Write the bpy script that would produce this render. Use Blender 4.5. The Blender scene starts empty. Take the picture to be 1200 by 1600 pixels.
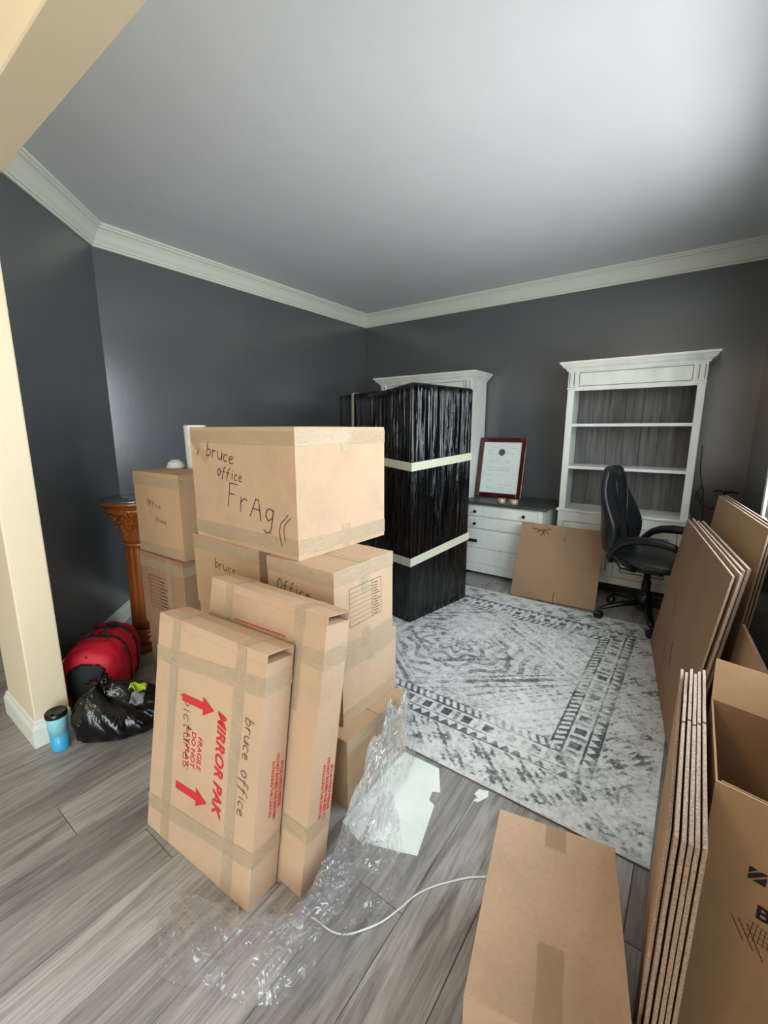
import bpy, bmesh, math, random
import numpy as np
from mathutils import Vector, Matrix
random.seed(7); np.random.seed(7)
PI = math.pi
C = bpy.context.scene.collection

def S(r, g, b):
    f = lambda c: (c/255/12.92) if c/255 <= .04045 else ((c/255+.055)/1.055)**2.4
    return (f(r), f(g), f(b), 1)

# ------------------------------------------------------------------ camera, world, lights, exposure
sc = bpy.context.scene
YAW, PITCH = math.radians(36), math.radians(10.9)
cam = bpy.data.cameras.new('camera'); cam.sensor_fit = 'VERTICAL'; cam.sensor_height = 24; cam.lens = 24*672/1600
cam.clip_start = .02; cam.clip_end = 100
co = bpy.data.objects.new('camera', cam); C.objects.link(co)
co.location = (0, 0, 1.4); co.rotation_euler = (PI/2-PITCH, 0, YAW); sc.camera = co
sc.view_settings.view_transform = 'Standard'; sc.view_settings.look = 'None'
sc.view_settings.gamma = 1; sc.view_settings.use_curve_mapping = False
sc.view_settings.exposure = 0.0

w = bpy.data.worlds.new('sky'); sc.world = w; w.use_nodes = True
nt = w.node_tree; nt.nodes.clear()
o_ = nt.nodes.new('ShaderNodeOutputWorld'); bg = nt.nodes.new('ShaderNodeBackground')
tc = nt.nodes.new('ShaderNodeTexCoord'); sx = nt.nodes.new('ShaderNodeSeparateXYZ'); cr = nt.nodes.new('ShaderNodeValToRGB')
nt.links.new(tc.outputs['Generated'], sx.inputs[0]); mr = nt.nodes.new('ShaderNodeMapRange')
mr.inputs[1].default_value = -1; mr.inputs[2].default_value = 1
nt.links.new(sx.outputs[2], mr.inputs[0]); nt.links.new(mr.outputs[0], cr.inputs[0])
cr.color_ramp.elements[0].position = .47; cr.color_ramp.elements[0].color = (.74, .76, .74, 1)
cr.color_ramp.elements[1].position = .53; cr.color_ramp.elements[1].color = (.80, .90, 1.0, 1)
nt.links.new(cr.outputs[0], bg.inputs[0]); bg.inputs[1].default_value = 12.5
nt.links.new(bg.outputs[0], o_.inputs[0])

def light(name, kind, loc, rot=(0,0,0), energy=10, color=(1,1,1), size=.1, sy=None, portal=False):
    l = bpy.data.lights.new(name, kind); l.energy = energy; l.color = color
    if kind == 'AREA':
        l.shape = 'RECTANGLE'; l.size = size; l.size_y = sy or size
        if portal: l.cycles.is_portal = True
    elif kind == 'POINT': l.shadow_soft_size = size
    o = bpy.data.objects.new(name, l); C.objects.link(o); o.location = loc; o.rotation_euler = rot
    return o
XD = .32
# portals in the window openings (they only steer sampling of the daylight) and the hall's warm ceiling lamp
light('window_portal', 'AREA', (XD+.14, 1.99, 1.62), (0, PI/2, 0), size=1.4, sy=2.1, portal=True)
light('door_portal', 'AREA', (XD+.14, -1.6, 1.15), (0, PI/2, 0), size=2.3, sy=2.0, portal=True)
light('hall_lamp', 'POINT', (-.9, -1.3, 2.35), energy=36, color=(1, .78, .48), size=.2)

# ------------------------------------------------------------------ materials
def mat(name, color, rough=.5, metal=0, spec=.5, alpha=1, coat=0, emit=None):
    m = bpy.data.materials.new(name); m.use_nodes = True
    p = m.node_tree.nodes['Principled BSDF']
    p.inputs['Base Color'].default_value = color; p.inputs['Roughness'].default_value = rough
    p.inputs['Metallic'].default_value = metal; p.inputs['Specular IOR Level'].default_value = spec
    p.inputs['Alpha'].default_value = alpha; p.inputs['Coat Weight'].default_value = coat
    return m
class N:
    def __init__(s, m): s.m = m; s.t = m.node_tree; s.p = s.t.nodes['Principled BSDF']
    def n(s, typ, **k):
        x = s.t.nodes.new(typ)
        for a, b in k.items():
            if a.startswith('i_'): x.inputs[a[2:].replace('_', ' ')].default_value = b
            else: setattr(x, a, b)
        return x
    def l(s, a, b): s.t.links.new(a, b)
    def coords(s, scale=(1,1,1), rand=False, kind='Object', rot=(0,0,0)):
        c = s.n('ShaderNodeTexCoord'); mp = s.n('ShaderNodeMapping'); mp.inputs['Scale'].default_value = scale
        mp.inputs['Rotation'].default_value = rot
        s.l(c.outputs[kind], mp.inputs[0])
        if rand:
            oi = s.n('ShaderNodeObjectInfo'); mm = s.n('ShaderNodeMath', operation='MULTIPLY'); mm.inputs[1].default_value = 37
            s.l(oi.outputs['Random'], mm.inputs[0]); s.l(mm.outputs[0], mp.inputs['Location'])
        return mp.outputs[0]
    def noise(s, vec, scale=5, detail=4, rough=.5, dist=0):
        x = s.n('ShaderNodeTexNoise'); x.inputs['Scale'].default_value = scale; x.inputs['Detail'].default_value = detail
        x.inputs['Roughness'].default_value = rough; x.inputs['Distortion'].default_value = dist
        s.l(vec, x.inputs['Vector']); return x.outputs['Fac']
    def ramp(s, fac, stops):
        r = s.n('ShaderNodeValToRGB'); e = r.color_ramp.elements
        while len(e) < len(stops): e.new(.5)
        for i, (p, c) in enumerate(stops): e[i].position = p; e[i].color = c
        s.l(fac, r.inputs[0]); return r.outputs[0]
    def mix(s, fac, a, b, mode='MIX'):
        x = s.n('ShaderNodeMix', data_type='RGBA', blend_type=mode)
        for i, v in ((0, fac), (6, a), (7, b)):
            if isinstance(v, (int, float, tuple)): x.inputs[i].default_value = v
            else: s.l(v, x.inputs[i])
        return x.outputs[2]
    def bump(s, h, strength=.3, dist=.01):
        b = s.n('ShaderNodeBump'); b.inputs['Strength'].default_value = strength; b.inputs['Distance'].default_value = dist
        s.l(h, b.inputs['Height']); s.l(b.outputs[0], s.p.inputs['Normal'])
    def color(s, c): s.l(c, s.p.inputs['Base Color'])

def noisy(name, c1, c2, scale=6, rough=.5, bumps=0, bscale=60, stretch=(1,1,1), **k):
    m = mat(name, c1, rough, **k); n = N(m); v = n.coords(stretch, rand=True)
    n.color(n.ramp(n.noise(v, scale, 5), [(.3, c1), (.7, c2)]))
    if bumps: n.bump(n.noise(n.coords(stretch), bscale, 3), bumps, .003)
    return m
M = {}
M['wall'] = noisy('slate_paint', S(88,90,94), S(93,95,98), 2, .23, .10, 60, spec=1.0)
M['ceil'] = noisy('ceiling_paint', S(220,221,228), S(224,225,232), 2, .8, .08, 200)
M['beige'] = noisy('beige_paint', S(224,208,180), S(228,212,185), 2, .6, .1, 160)
M['trim'] = mat('white_trim_paint', S(225,226,216), .4)
M['outside_wall'] = mat('hall_paint', S(205,190,165), .7)
M['subfloor'] = mat('subfloor', S(38,34,31), .9)
def carton_mat(name, c, var=.06):
    m = mat(name, c, .75, spec=.25); n = N(m); v = n.coords((1,1,1), rand=True)
    d = tuple(x*(1-var*2.2) for x in c[:3])+(1,)
    l = tuple(min(1, x*(1+var)) for x in c[:3])+(1,)
    col = n.ramp(n.noise(v, 3.5, 6, .6), [(.3, d), (.5, c), (.75, l)])
    fib = n.ramp(n.noise(n.coords((60,60,400)), 1.5, 2), [(.3, (.93,.93,.93,1)), (.7, (1,1,1,1))])
    n.color(n.mix(1.0, col, fib, 'MULTIPLY'))
    n.bump(n.noise(n.coords((25,25,25)), 1.3, 4), .25, .004)
    return m
M['card'] = carton_mat('cardboard', S(200,168,139))
M['card2'] = carton_mat('cardboard_darker', S(190,156,122))
M['card3'] = carton_mat('cardboard_brown', S(160,126,98))
def edge_mat():
    m = mat('cardboard_cut_edge', S(214,186,160), .9, spec=.1); n = N(m)
    n.color(n.ramp(n.noise(n.coords((90,90,90)), 4, 2), [(.35, S(152,130,116)), (.65, S(198,176,160))])); return m
M['edge'] = edge_mat()
def tape_mat(name, c, alpha, rough=.22):
    m = mat(name, c, rough, spec=.6, alpha=alpha, coat=.5); n = N(m)
    v = n.coords((4,4,4), rand=True)
    n.color(n.ramp(n.noise(v, 9, 5, .6, 1.5), [(.3, tuple(x*.82 for x in c[:3])+(1,)), (.7, c)]))
    n.bump(n.noise(n.coords((14,14,60)), 2.2, 4, .6, 1.2), .8, .008); return m
M['tape'] = tape_mat('packing_tape', S(226,204,170), .5, .14)
M['tape_band'] = mat('masking_tape', S(205,200,178), .6)
M['black_wrap'] = mat('black_stretch_film', S(5,6,8), .13, spec=.7)
n = N(M['black_wrap'])
h1 = n.ramp(n.noise(n.coords((10,10,.55)), 2.0, 5, .6, .6), [(.47,(0,0,0,1)),(.55,(1,1,1,1))]); n.bump(h1, .45, .02)
M['ink'] = mat('marker_ink', S(70,52,36), .7); M['print'] = mat('black_print', S(62,50,44), .8)
M['red_print'] = mat('red_print', S(205,45,48), .7)
M['black_plastic'] = mat('black_plastic', S(14,14,15), .3)
M['leather'] = noisy('black_leather', S(20,21,24), S(26,27,31), 4, .34, .25, 240, spec=.7)
M['oak'] = noisy('carved_oak', S(178,98,42), S(128,62,24), 5, .32, .1, 60, (1,1,.12), coat=.4)
M['furn'] = noisy('distressed_white_paint', S(226,227,218), S(244,245,238), 9, .5, .12, 90, (1,1,.3))
M['furn_line'] = mat('painted_groove_shade', S(120,120,110), .7)  # flat grey that paints in the shade of grooves and gaps
M['board'] = noisy('grey_washed_board', S(84,82,82), S(122,119,118), 5, .7, .2, 60, (7,1,.5))
M['dark_top'] = noisy('charcoal_wood_top', S(58,58,56), S(74,74,70), 5, .42, .1, 60, (.3,2,1))
M['iron'] = mat('dark_iron', S(38,34,32), .4, .8)
M['cherry'] = noisy('cherry_frame', S(92,22,22), S(66,14,16), 8, .25, 0, 10, (1,1,1), coat=.5)
M['paper'] = noisy('white_paper', S(226,232,222), S(238,243,236), 6, .7, .15, 10)
M['towel'] = noisy('paper_roll', S(232,230,222), S(214,212,204), 22, .85, .6, 30)
M['tumbler_top'] = mat('pale_blue_plastic', S(150,215,228), .35); M['tumbler_low'] = mat('blue_plastic', S(66,170,212), .35)
M['red_cloth'] = noisy('red_nylon', S(206,18,48), S(170,12,38), 6, .6, .3, 20); M['black_cloth'] = noisy('black_nylon', S(18,18,24), S(26,26,34), 8, .75, .3, 60)
M['bag'] = mat('black_bin_liner', S(6,6,7), .16, spec=.5); n = N(M['bag'])
n.bump(n.noise(n.coords((5,5,5)), 2.0, 3, .5, 1.5), .5, .02)
M['lime'] = mat('lime_packet', S(170,190,50), .5); M['grey_plastic'] = mat('grey_plastic', S(120,120,124), .35)
M['white_cord'] = mat('white_cord', S(228,228,220), .45); M['cup'] = mat('frosted_metal', S(190,178,160), .35, .3)
M['redwood'] = mat('reddish_brown_leather', S(104,58,48), .5)
def glass_like(name, tint, gloss, rough, diff, dfac=0, bumpy=None):
    m = bpy.data.materials.new(name); m.use_nodes = True; t = m.node_tree; t.nodes.clear()
    o = t.nodes.new('ShaderNodeOutputMaterial'); tr = t.nodes.new('ShaderNodeBsdfTransparent'); tr.inputs[0].default_value = tint
    g = t.nodes.new('ShaderNodeBsdfGlossy'); g.inputs['Roughness'].default_value = rough; g.inputs[0].default_value = (1,1,1,1)
    df = t.nodes.new('ShaderNodeBsdfDiffuse'); df.inputs[0].default_value = diff
    m1 = t.nodes.new('ShaderNodeMixShader'); m2 = t.nodes.new('ShaderNodeMixShader')
    lw = t.nodes.new('ShaderNodeLayerWeight'); lw.inputs[0].default_value = gloss
    m1.inputs[0].default_value = dfac; t.links.new(tr.outputs[0], m1.inputs[1]); t.links.new(df.outputs[0], m1.inputs[2])
    t.links.new(lw.outputs['Facing'], m2.inputs[0]) if bumpy else setattr(m2.inputs[0], 'default_value', gloss); t.links.new(m1.outputs[0], m2.inputs[1]); t.links.new(g.outputs[0], m2.inputs[2])
    t.links.new(m2.outputs[0], o.inputs[0])
    if bumpy:
        c = t.nodes.new('ShaderNodeTexCoord'); nz = t.nodes.new('ShaderNodeTexNoise'); nz.inputs['Scale'].default_value = bumpy; nz.inputs['Detail'].default_value = 2
        nz.inputs['Distortion'].default_value = 1.5
        b = t.nodes.new('ShaderNodeBump'); b.inputs['Strength'].default_value = 1; b.inputs['Distance'].default_value = .035
        t.links.new(c.outputs['Object'], nz.inputs['Vector']); t.links.new(nz.outputs['Fac'], b.inputs['Height'])
        t.links.new(b.outputs[0], g.inputs['Normal']); t.links.new(b.outputs[0], lw.inputs['Normal'])
    return m
M['glass'] = glass_like('window_glass', (.97,.99,.98,1), .05, .02, (1,1,1,1))
M['film'] = glass_like('clear_film', (.97,.97,.985,1), .26, .045, (.90,.90,.94,1), .05, 10)
M['tabletop_glass'] = glass_like('smoked_glass', (.55,.65,.68,1), .25, .05, (.2,.3,.33,1), .3)
def plank_mat():
    m = mat('grey_oak_plank', S(130,124,116), .42, spec=.4); n = N(m)
    v = n.coords((9,.9,1), rand=True); oi = n.n('ShaderNodeObjectInfo')
    g = n.noise(v, 1.6, 8, .62, 1.6)
    fine = n.noise(n.coords((70,2.5,1), rand=True), 2.0, 4, .6, .4)
    a = n.ramp(g, [(.28, S(112,108,105)), (.45, S(150,146,142)), (.60, S(174,170,166)), (.8, S(138,134,130))])
    b = n.ramp(fine, [(.30, (.66,.65,.64,1)), (.55, (1,1,1,1))])
    c = n.mix(1.0, a, b, 'MULTIPLY')
    tone = n.ramp(oi.outputs['Random'], [(0, (.78,.77,.76,1)), (1, (1.12,1.11,1.1,1))])
    n.color(n.mix(1.0, c, tone, 'MULTIPLY')); n.bump(fine, .12, .002); return m
M['plank'] = plank_mat()
def rug_mat():
    m = mat('rug_pile', S(190,190,184), .95, spec=.1); n = N(m)
    at = n.n('ShaderNodeAttribute', attribute_name='pat')
    nz = n.noise(n.coords((1,1,1)), 90, 4, .7); n2 = n.noise(n.coords((1,1,1)), 11, 6, .7)
    ma = n.n('ShaderNodeMath', operation='MULTIPLY_ADD'); ma.inputs[1].default_value = .75; ma.inputs[2].default_value = -.375; n.l(nz, ma.inputs[0])
    ad = n.n('ShaderNodeMath', operation='ADD'); n.l(at.outputs['Fac'], ad.inputs[0]); n.l(ma.outputs[0], ad.inputs[1])
    mb = n.n('ShaderNodeMath', operation='MULTIPLY_ADD'); mb.inputs[1].default_value = .5; mb.inputs[2].default_value = -.25; n.l(n2, mb.inputs[0])
    a2 = n.n('ShaderNodeMath', operation='ADD'); n.l(ad.outputs[0], a2.inputs[0]); n.l(mb.outputs[0], a2.inputs[1])
    n.color(n.ramp(a2.outputs[0], [(.15, S(226,226,222)), (.42, S(196,196,192)), (.66, S(126,126,125)), (.92, S(84,85,88))]))
    n.bump(nz, .6, .006); return m
M['rug'] = rug_mat(); M['rug_edge'] = mat('rug_binding', S(120,118,112), .9)
def zebra_mat():
    m = mat('zebra_fabric', S(200,200,200), .9); n = N(m)
    wv = n.n('ShaderNodeTexWave', bands_direction='DIAGONAL'); wv.inputs['Scale'].default_value = 9; wv.inputs['Distortion'].default_value = 7; wv.inputs['Detail'].default_value = 2
    n.l(n.coords(), wv.inputs['Vector']); n.color(n.ramp(wv.outputs['Fac'], [(.45, S(30,30,34)), (.55, S(190,190,190))])); return m
M['zebra'] = zebra_mat()

# ------------------------------------------------------------------ mesh helpers
class MB:
    def __init__(s): s.v = []; s.f = []; s.sm = []
    def add(s, vs, fs, smooth=False, mtx=None):
        b = len(s.v)
        s.v += [tuple(mtx @ Vector(p)) if mtx else tuple(p) for p in vs]
        s.f += [tuple(b+i for i in f) for f in fs]; s.sm += [smooth]*len(fs); return s
    def box(s, x0, y0, z0, x1, y1, z1, mtx=None):
        return s.add([(x0,y0,z0),(x1,y0,z0),(x1,y1,z0),(x0,y1,z0),(x0,y0,z1),(x1,y0,z1),(x1,y1,z1),(x0,y1,z1)],
                     [(0,3,2,1),(4,5,6,7),(0,1,5,4),(1,2,6,5),(2,3,7,6),(3,0,4,7)], False, mtx)
    def loft(s, rings, closed=True, caps=True, smooth=True, mtx=None):
        n_ = len(rings[0]); vs = [p for r in rings for p in r]; fs = []
        for i in range(len(rings)-1):
            for j in range(n_ if closed else n_-1):
                k = (j+1) % n_; fs.append((i*n_+j, i*n_+k, (i+1)*n_+k, (i+1)*n_+j))
        s.add(vs, fs, smooth, mtx)
        if caps and closed:
            b = len(s.v)-len(vs); s.f += [tuple(b+j for j in range(n_))[::-1], tuple(b+(len(rings)-1)*n_+j for j in range(n_))]; s.sm += [False, False]
        return s
    def lathe(s, prof, n_=32, mtx=None, mod=None, caps=True):
        rings = [[(r*(mod(a, z) if mod else 1)*math.cos(a), r*(mod(a, z) if mod else 1)*math.sin(a), z) for a in [2*PI*j/n_ for j in range(n_)]] for r, z in prof]
        return s.loft(rings, mtx=mtx, caps=caps)
    def tube(s, pts, r, n_=10, caps=True, flat=1.0):
        pts = [Vector(p) for p in pts]; rings = []; up = Vector((0,0,1)); pn = None
        for i, p in enumerate(pts):
            t = (pts[min(i+1, len(pts)-1)]-pts[max(i-1, 0)]).normalized()
            a = pn if pn else (up if abs(t.z) < .9 else Vector((1,0,0)))
            sd = t.cross(a).normalized(); pn = sd.cross(t).normalized()
            rr = r[i] if isinstance(r, (list, tuple)) else r
            rings.append([tuple(p+rr*(math.cos(q)*sd+flat*math.sin(q)*pn)) for q in [2*PI*j/n_ for j in range(n_)]])
        return s.loft(rings, caps=caps)
    def prism(s, poly, h0, h1, mtx=None):
        n_ = len(poly); vs = [(x,y,h0) for x,y in poly]+[(x,y,h1) for x,y in poly]
        fs = [tuple(range(n_))[::-1], tuple(range(n_, 2*n_))]+[(i,(i+1)%n_,(i+1)%n_+n_,i+n_) for i in range(n_)]
        return s.add(vs, fs, False, mtx)
    def grid(s, fn, nu, nv, smooth=True, mtx=None):
        vs = [fn(i/nu, j/nv) for i in range(nu+1) for j in range(nv+1)]
        fs = [(i*(nv+1)+j, (i+1)*(nv+1)+j, (i+1)*(nv+1)+j+1, i*(nv+1)+j+1) for i in range(nu) for j in range(nv)]
        return s.add(vs, fs, smooth, mtx)
    def ribbon(s, pts, w_, mtx=None, z=.0):
        for a, b in zip(pts[:-1], pts[1:]):
            d = Vector((b[0]-a[0], b[1]-a[1])); L = d.length
            if L < 1e-6: continue
            d /= L; nn = Vector((-d.y, d.x))*w_/2; e = d*w_*.35
            s.add([(a[0]-e.x+nn.x,a[1]-e.y+nn.y,z),(a[0]-e.x-nn.x,a[1]-e.y-nn.y,z),(b[0]+e.x-nn.x,b[1]+e.y-nn.y,z),(b[0]+e.x+nn.x,b[1]+e.y+nn.y,z)], [(0,1,2,3)], False, mtx)
        return s
    def build(s, name, m, parent=None, bevel=0, seg=1, solid=0, subsurf=0):
        me = bpy.data.meshes.new(name); me.from_pydata(s.v, [], s.f)
        me.polygons.foreach_set('use_smooth', s.sm); me.update()
        me.materials.append(m)
        if bevel:
            bm = bmesh.new(); bm.from_mesh(me)
            ed = [e for e in bm.edges if len(e.link_faces) == 2 and e.calc_face_angle(0) > .5]
            bmesh.ops.bevel(bm, geom=ed, offset=bevel, segments=seg, affect='EDGES', profile=.5, clamp_overlap=True)
            bm.to_mesh(me); bm.free()
        o = bpy.data.objects.new(name, me); C.objects.link(o)
        if parent: o.parent = parent
        if solid:
            md = o.modifiers.new('thickness', 'SOLIDIFY'); md.thickness = solid
        if subsurf:
            md = o.modifiers.new('sub', 'SUBSURF'); md.levels = subsurf; md.render_levels = subsurf
        return o
def tag(o, label=None, cat=None, group=None, kind=None):
    if label: o['label'] = label
    if cat: o['category'] = cat
    if group: o['group'] = group
    if kind: o['kind'] = kind
    return o
def thing(name, label, cat, loc=(0,0,0), rz=0, group=None, rx=0):
    o = bpy.data.objects.new(name, None); C.objects.link(o); o.empty_display_size = .05
    o.location = loc; o.rotation_euler = (rx, 0, rz); return tag(o, label, cat, group)
def copy_tree(o, parent=None):
    c = o.copy(); C.objects.link(c); c.parent = parent
    for ch in list(o.children): copy_tree(ch, c)
    return c
def struct(name, mb, m, **k): return tag(mb.build(name, m, **k), kind='structure')
def vn(x, y, z, s=1.0):   # cheap smooth pseudo noise for mesh relief
    return (math.sin(x*s*1.3+y*s*2.1+1.7)+math.sin(y*s*1.9-z*s*2.7+.3)+math.sin(z*s*1.7+x*s*3.1+4.1)+math.sin((x+y+z)*s*4.3)*.6)/3.6

# ------------------------------------------------------------------ the room shell
CH = 2.737
PA0, PAB, PBC, PCD, PD0 = (-2.64,.6), (-3.44,1.405), (-3.44,4.36), (XD,4.36), (XD,.6)
fl = struct('floor', MB().box(-5.6,-3.1,-.06, 1.3,4.6,-.0065), M['subfloor'])
PW, PL = .178, 1.22
me_plank = None
col = 0
x = -5.54
while x < 1.25:
    off = (col*.437) % 1.0*PL
    y = -3.05-off
    while y < 4.4:
        y0, y1 = max(y, -3.05), min(y+PL, 4.5)
        if y1-y0 > .05:
            if abs(y1-y0-PL) < 1e-6:
                if me_plank is None:
                    o = MB().box(-PW/2+.0009, -PL/2+.0009, -.006, PW/2-.0009, PL/2-.0009, 0).build('plank', M['plank'], fl, bevel=.0012); me_plank = o.data
                else:
                    o = bpy.data.objects.new('plank', me_plank); C.objects.link(o); o.parent = fl
            else:
                h = (y1-y0)/2; o = MB().box(-PW/2+.0009, -h+.0009, -.006, PW/2-.0009, h-.0009, 0).build('plank', M['plank'], fl)
            o.location = (x+PW/2, (y0+y1)/2, 0)
        y += PL
    x += PW; col += 1

struct('ceiling', MB().box(-3.6,.597,CH, XD+.2,4.5,CH+.1), M['ceil'])
struct('ceiling_hall', MB().box(-5.7,-3.2,CH+.001, XD+.2,.597,CH+.1), M['ceil'])
struct('ceiling_side_room', MB().box(-5.7,.597,CH+.001, -3.6,2.7,CH+.1), M['ceil'])
struct('wall_left', MB().box(-3.56,1.38,0, -3.44,4.48,CH), M['wall'])
struct('wall_back', MB().box(-3.44,4.36,0, XD+.12,4.48,CH), M['wall'])
q = .12/math.sqrt(2)
struct('wall_diagonal', MB().prism([(-2.64,.6),(-3.44,1.405),(-3.56,1.405),(-3.56,1.36),(-2.81,.6)], 0, CH), M['wall'])
W0, W1, WZ0, WZ1 = 1.0, 2.98, .95, 2.30
struct('wall_right', MB().box(XD,.597,0, XD+.12,W0,CH).box(XD,W1,0, XD+.12,4.36,CH).box(XD,W0,0, XD+.12,W1,WZ0).box(XD,W0,WZ1, XD+.12,W1,CH), M['wall'])
struct('wall_pillar', MB().box(-2.656,.465,0, -2.26,.597,2.29), M['beige'], bevel=.006, seg=2)
struct('wall_header', MB().box(-5.6,.465,2.2905, XD-.0005,.5965,CH), M['beige'], bevel=.004)
struct('wall_hall_right', MB().box(XD,-3.1,0, XD+.12,-2.6,CH).box(XD,-.6,0, XD+.12,.597,CH).box(XD,-2.6,2.3, XD+.12,-.6,CH), M['outside_wall'])
struct('wall_hall_back', MB().box(-5.6,-3.1,0, XD,-3.0,CH), M['outside_wall'])
struct('wall_far_left', MB().box(-5.7,-3.1,0, -5.6,2.7,CH), M['outside_wall'])
struct('wall_side_room', MB().box(-5.6,2.6,0, -3.56,2.7,CH), M['outside_wall'])
# windows in the right wall
def window(nm, y0, y1):
    fr = MB(); t = .035; X0, X1 = XD+.03, XD+.09
    fr.box(X0,y0,WZ0, X1,y0+t,WZ1).box(X0,y1-t,WZ0, X1,y1,WZ1).box(X0,y0+t,WZ0, X1,y1-t,WZ0+t).box(X0,y0+t,WZ1-t, X1,y1-t,WZ1)
    fr.box(X0,y0+t,(WZ0+WZ1)/2-.02, X1,y1-t,(WZ0+WZ1)/2+.02)
    wn = struct(nm, fr, M['trim'])
    MB().box(XD+.058,y0+t,WZ0+t, XD+.062,y1-t,WZ1-t).build('pane', M['glass'], wn)
    cs = MB(); c = .07
    cs.box(XD-.015,y0-c,WZ0-c, XD-.001,y0,WZ1+c).box(XD-.015,y1,WZ0-c, XD-.001,y1+c,WZ1+c).box(XD-.015,y0,WZ1, XD-.001,y1,WZ1+c).box(XD-.015,y0,WZ0-c, XD-.001,y1,WZ0)
    cs.build('casing', M['trim'], wn, bevel=.003)
window('window_1', 1.0, 1.96)
window('window_2', 2.04, 2.98)
struct('trim_9', MB().box(XD+.001,1.9605,WZ0, XD+.119,2.0395,WZ1), M['trim'])
fr = MB().box(XD+.03,-2.6,0, XD+.08,-2.52,2.3).box(XD+.03,-.68,0, XD+.08,-.6,2.3).box(XD+.03,-2.52,2.22, XD+.08,-.68,2.3).box(XD+.03,-1.63,.01, XD+.08,-1.57,2.22)
d1 = struct('door_1', fr, M['trim']); MB().box(XD+.053,-2.52,.01, XD+.057,-.68,2.22).build('pane', M['glass'], d1)

# crown and base mouldings: profile (distance from wall, height) swept with mitred corners
def mould(path, prof, names):
    P = [Vector((a, b)) for a, b in path]; n_ = len(P); nor = []
    for i in range(n_-1):
        d = (P[i+1]-P[i]).normalized(); nor.append(Vector((d.y, -d.x)))
    def mit(i):
        if i == 0: return nor[0]
        if i == n_-1: return nor[-1]
        m_ = (nor[i-1]+nor[i]).normalized(); return m_/m_.dot(nor[i])
    for i in range(n_-1):
        rings = [[(P[k].x+mit(k).x*a, P[k].y+mit(k).y*a, b) for a, b in prof] for k in (i, i+1)]
        mb = MB(); m_ = len(prof); vs = rings[0]+rings[1]
        mb.add(vs, [(j, (j+1) % m_, (j+1) % m_+m_, j+m_) for j in range(m_)]+[tuple(range(m_)), tuple(range(m_, 2*m_))[::-1]])
        struct(names[i], mb, M['trim'])
crown = [(0.0005,CH-.135),(.012,CH-.135),(.014,CH-.122),(.022,CH-.118),(.024,CH-.108),(.036,CH-.088),(.050,CH-.058),(.066,CH-.034),(.080,CH-.026),(.082,CH-.018),(.092,CH-.014),(.094,CH-.0005),(.0005,CH-.0005)]
mould([PA0, PAB, PBC, PCD, PD0], crown, ['trim_1', 'trim_2', 'trim_3', 'trim_4'])
base = [(0.0005,.0005),(.016,.0005),(.016,.085),(.012,.098),(.009,.102),(.007,.118),(.0005,.122)]
mould([PA0, PAB, PBC, PCD, PD0], base, ['baseboard_diagonal', 'baseboard_left', 'baseboard_back', 'baseboard_right'])
mould([(-2.2605,.5965),(-2.2605,.4655),(-2.6555,.4655),(-2.6555,.5965)][::-1] if False else [(-2.656,.597),(-2.656,.465),(-2.26,.465),(-2.26,.597)], [(a*1.1, b) for a, b in base], ['baseboard_pillar_left', 'baseboard_pillar_front', 'baseboard_pillar_right'])

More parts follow.
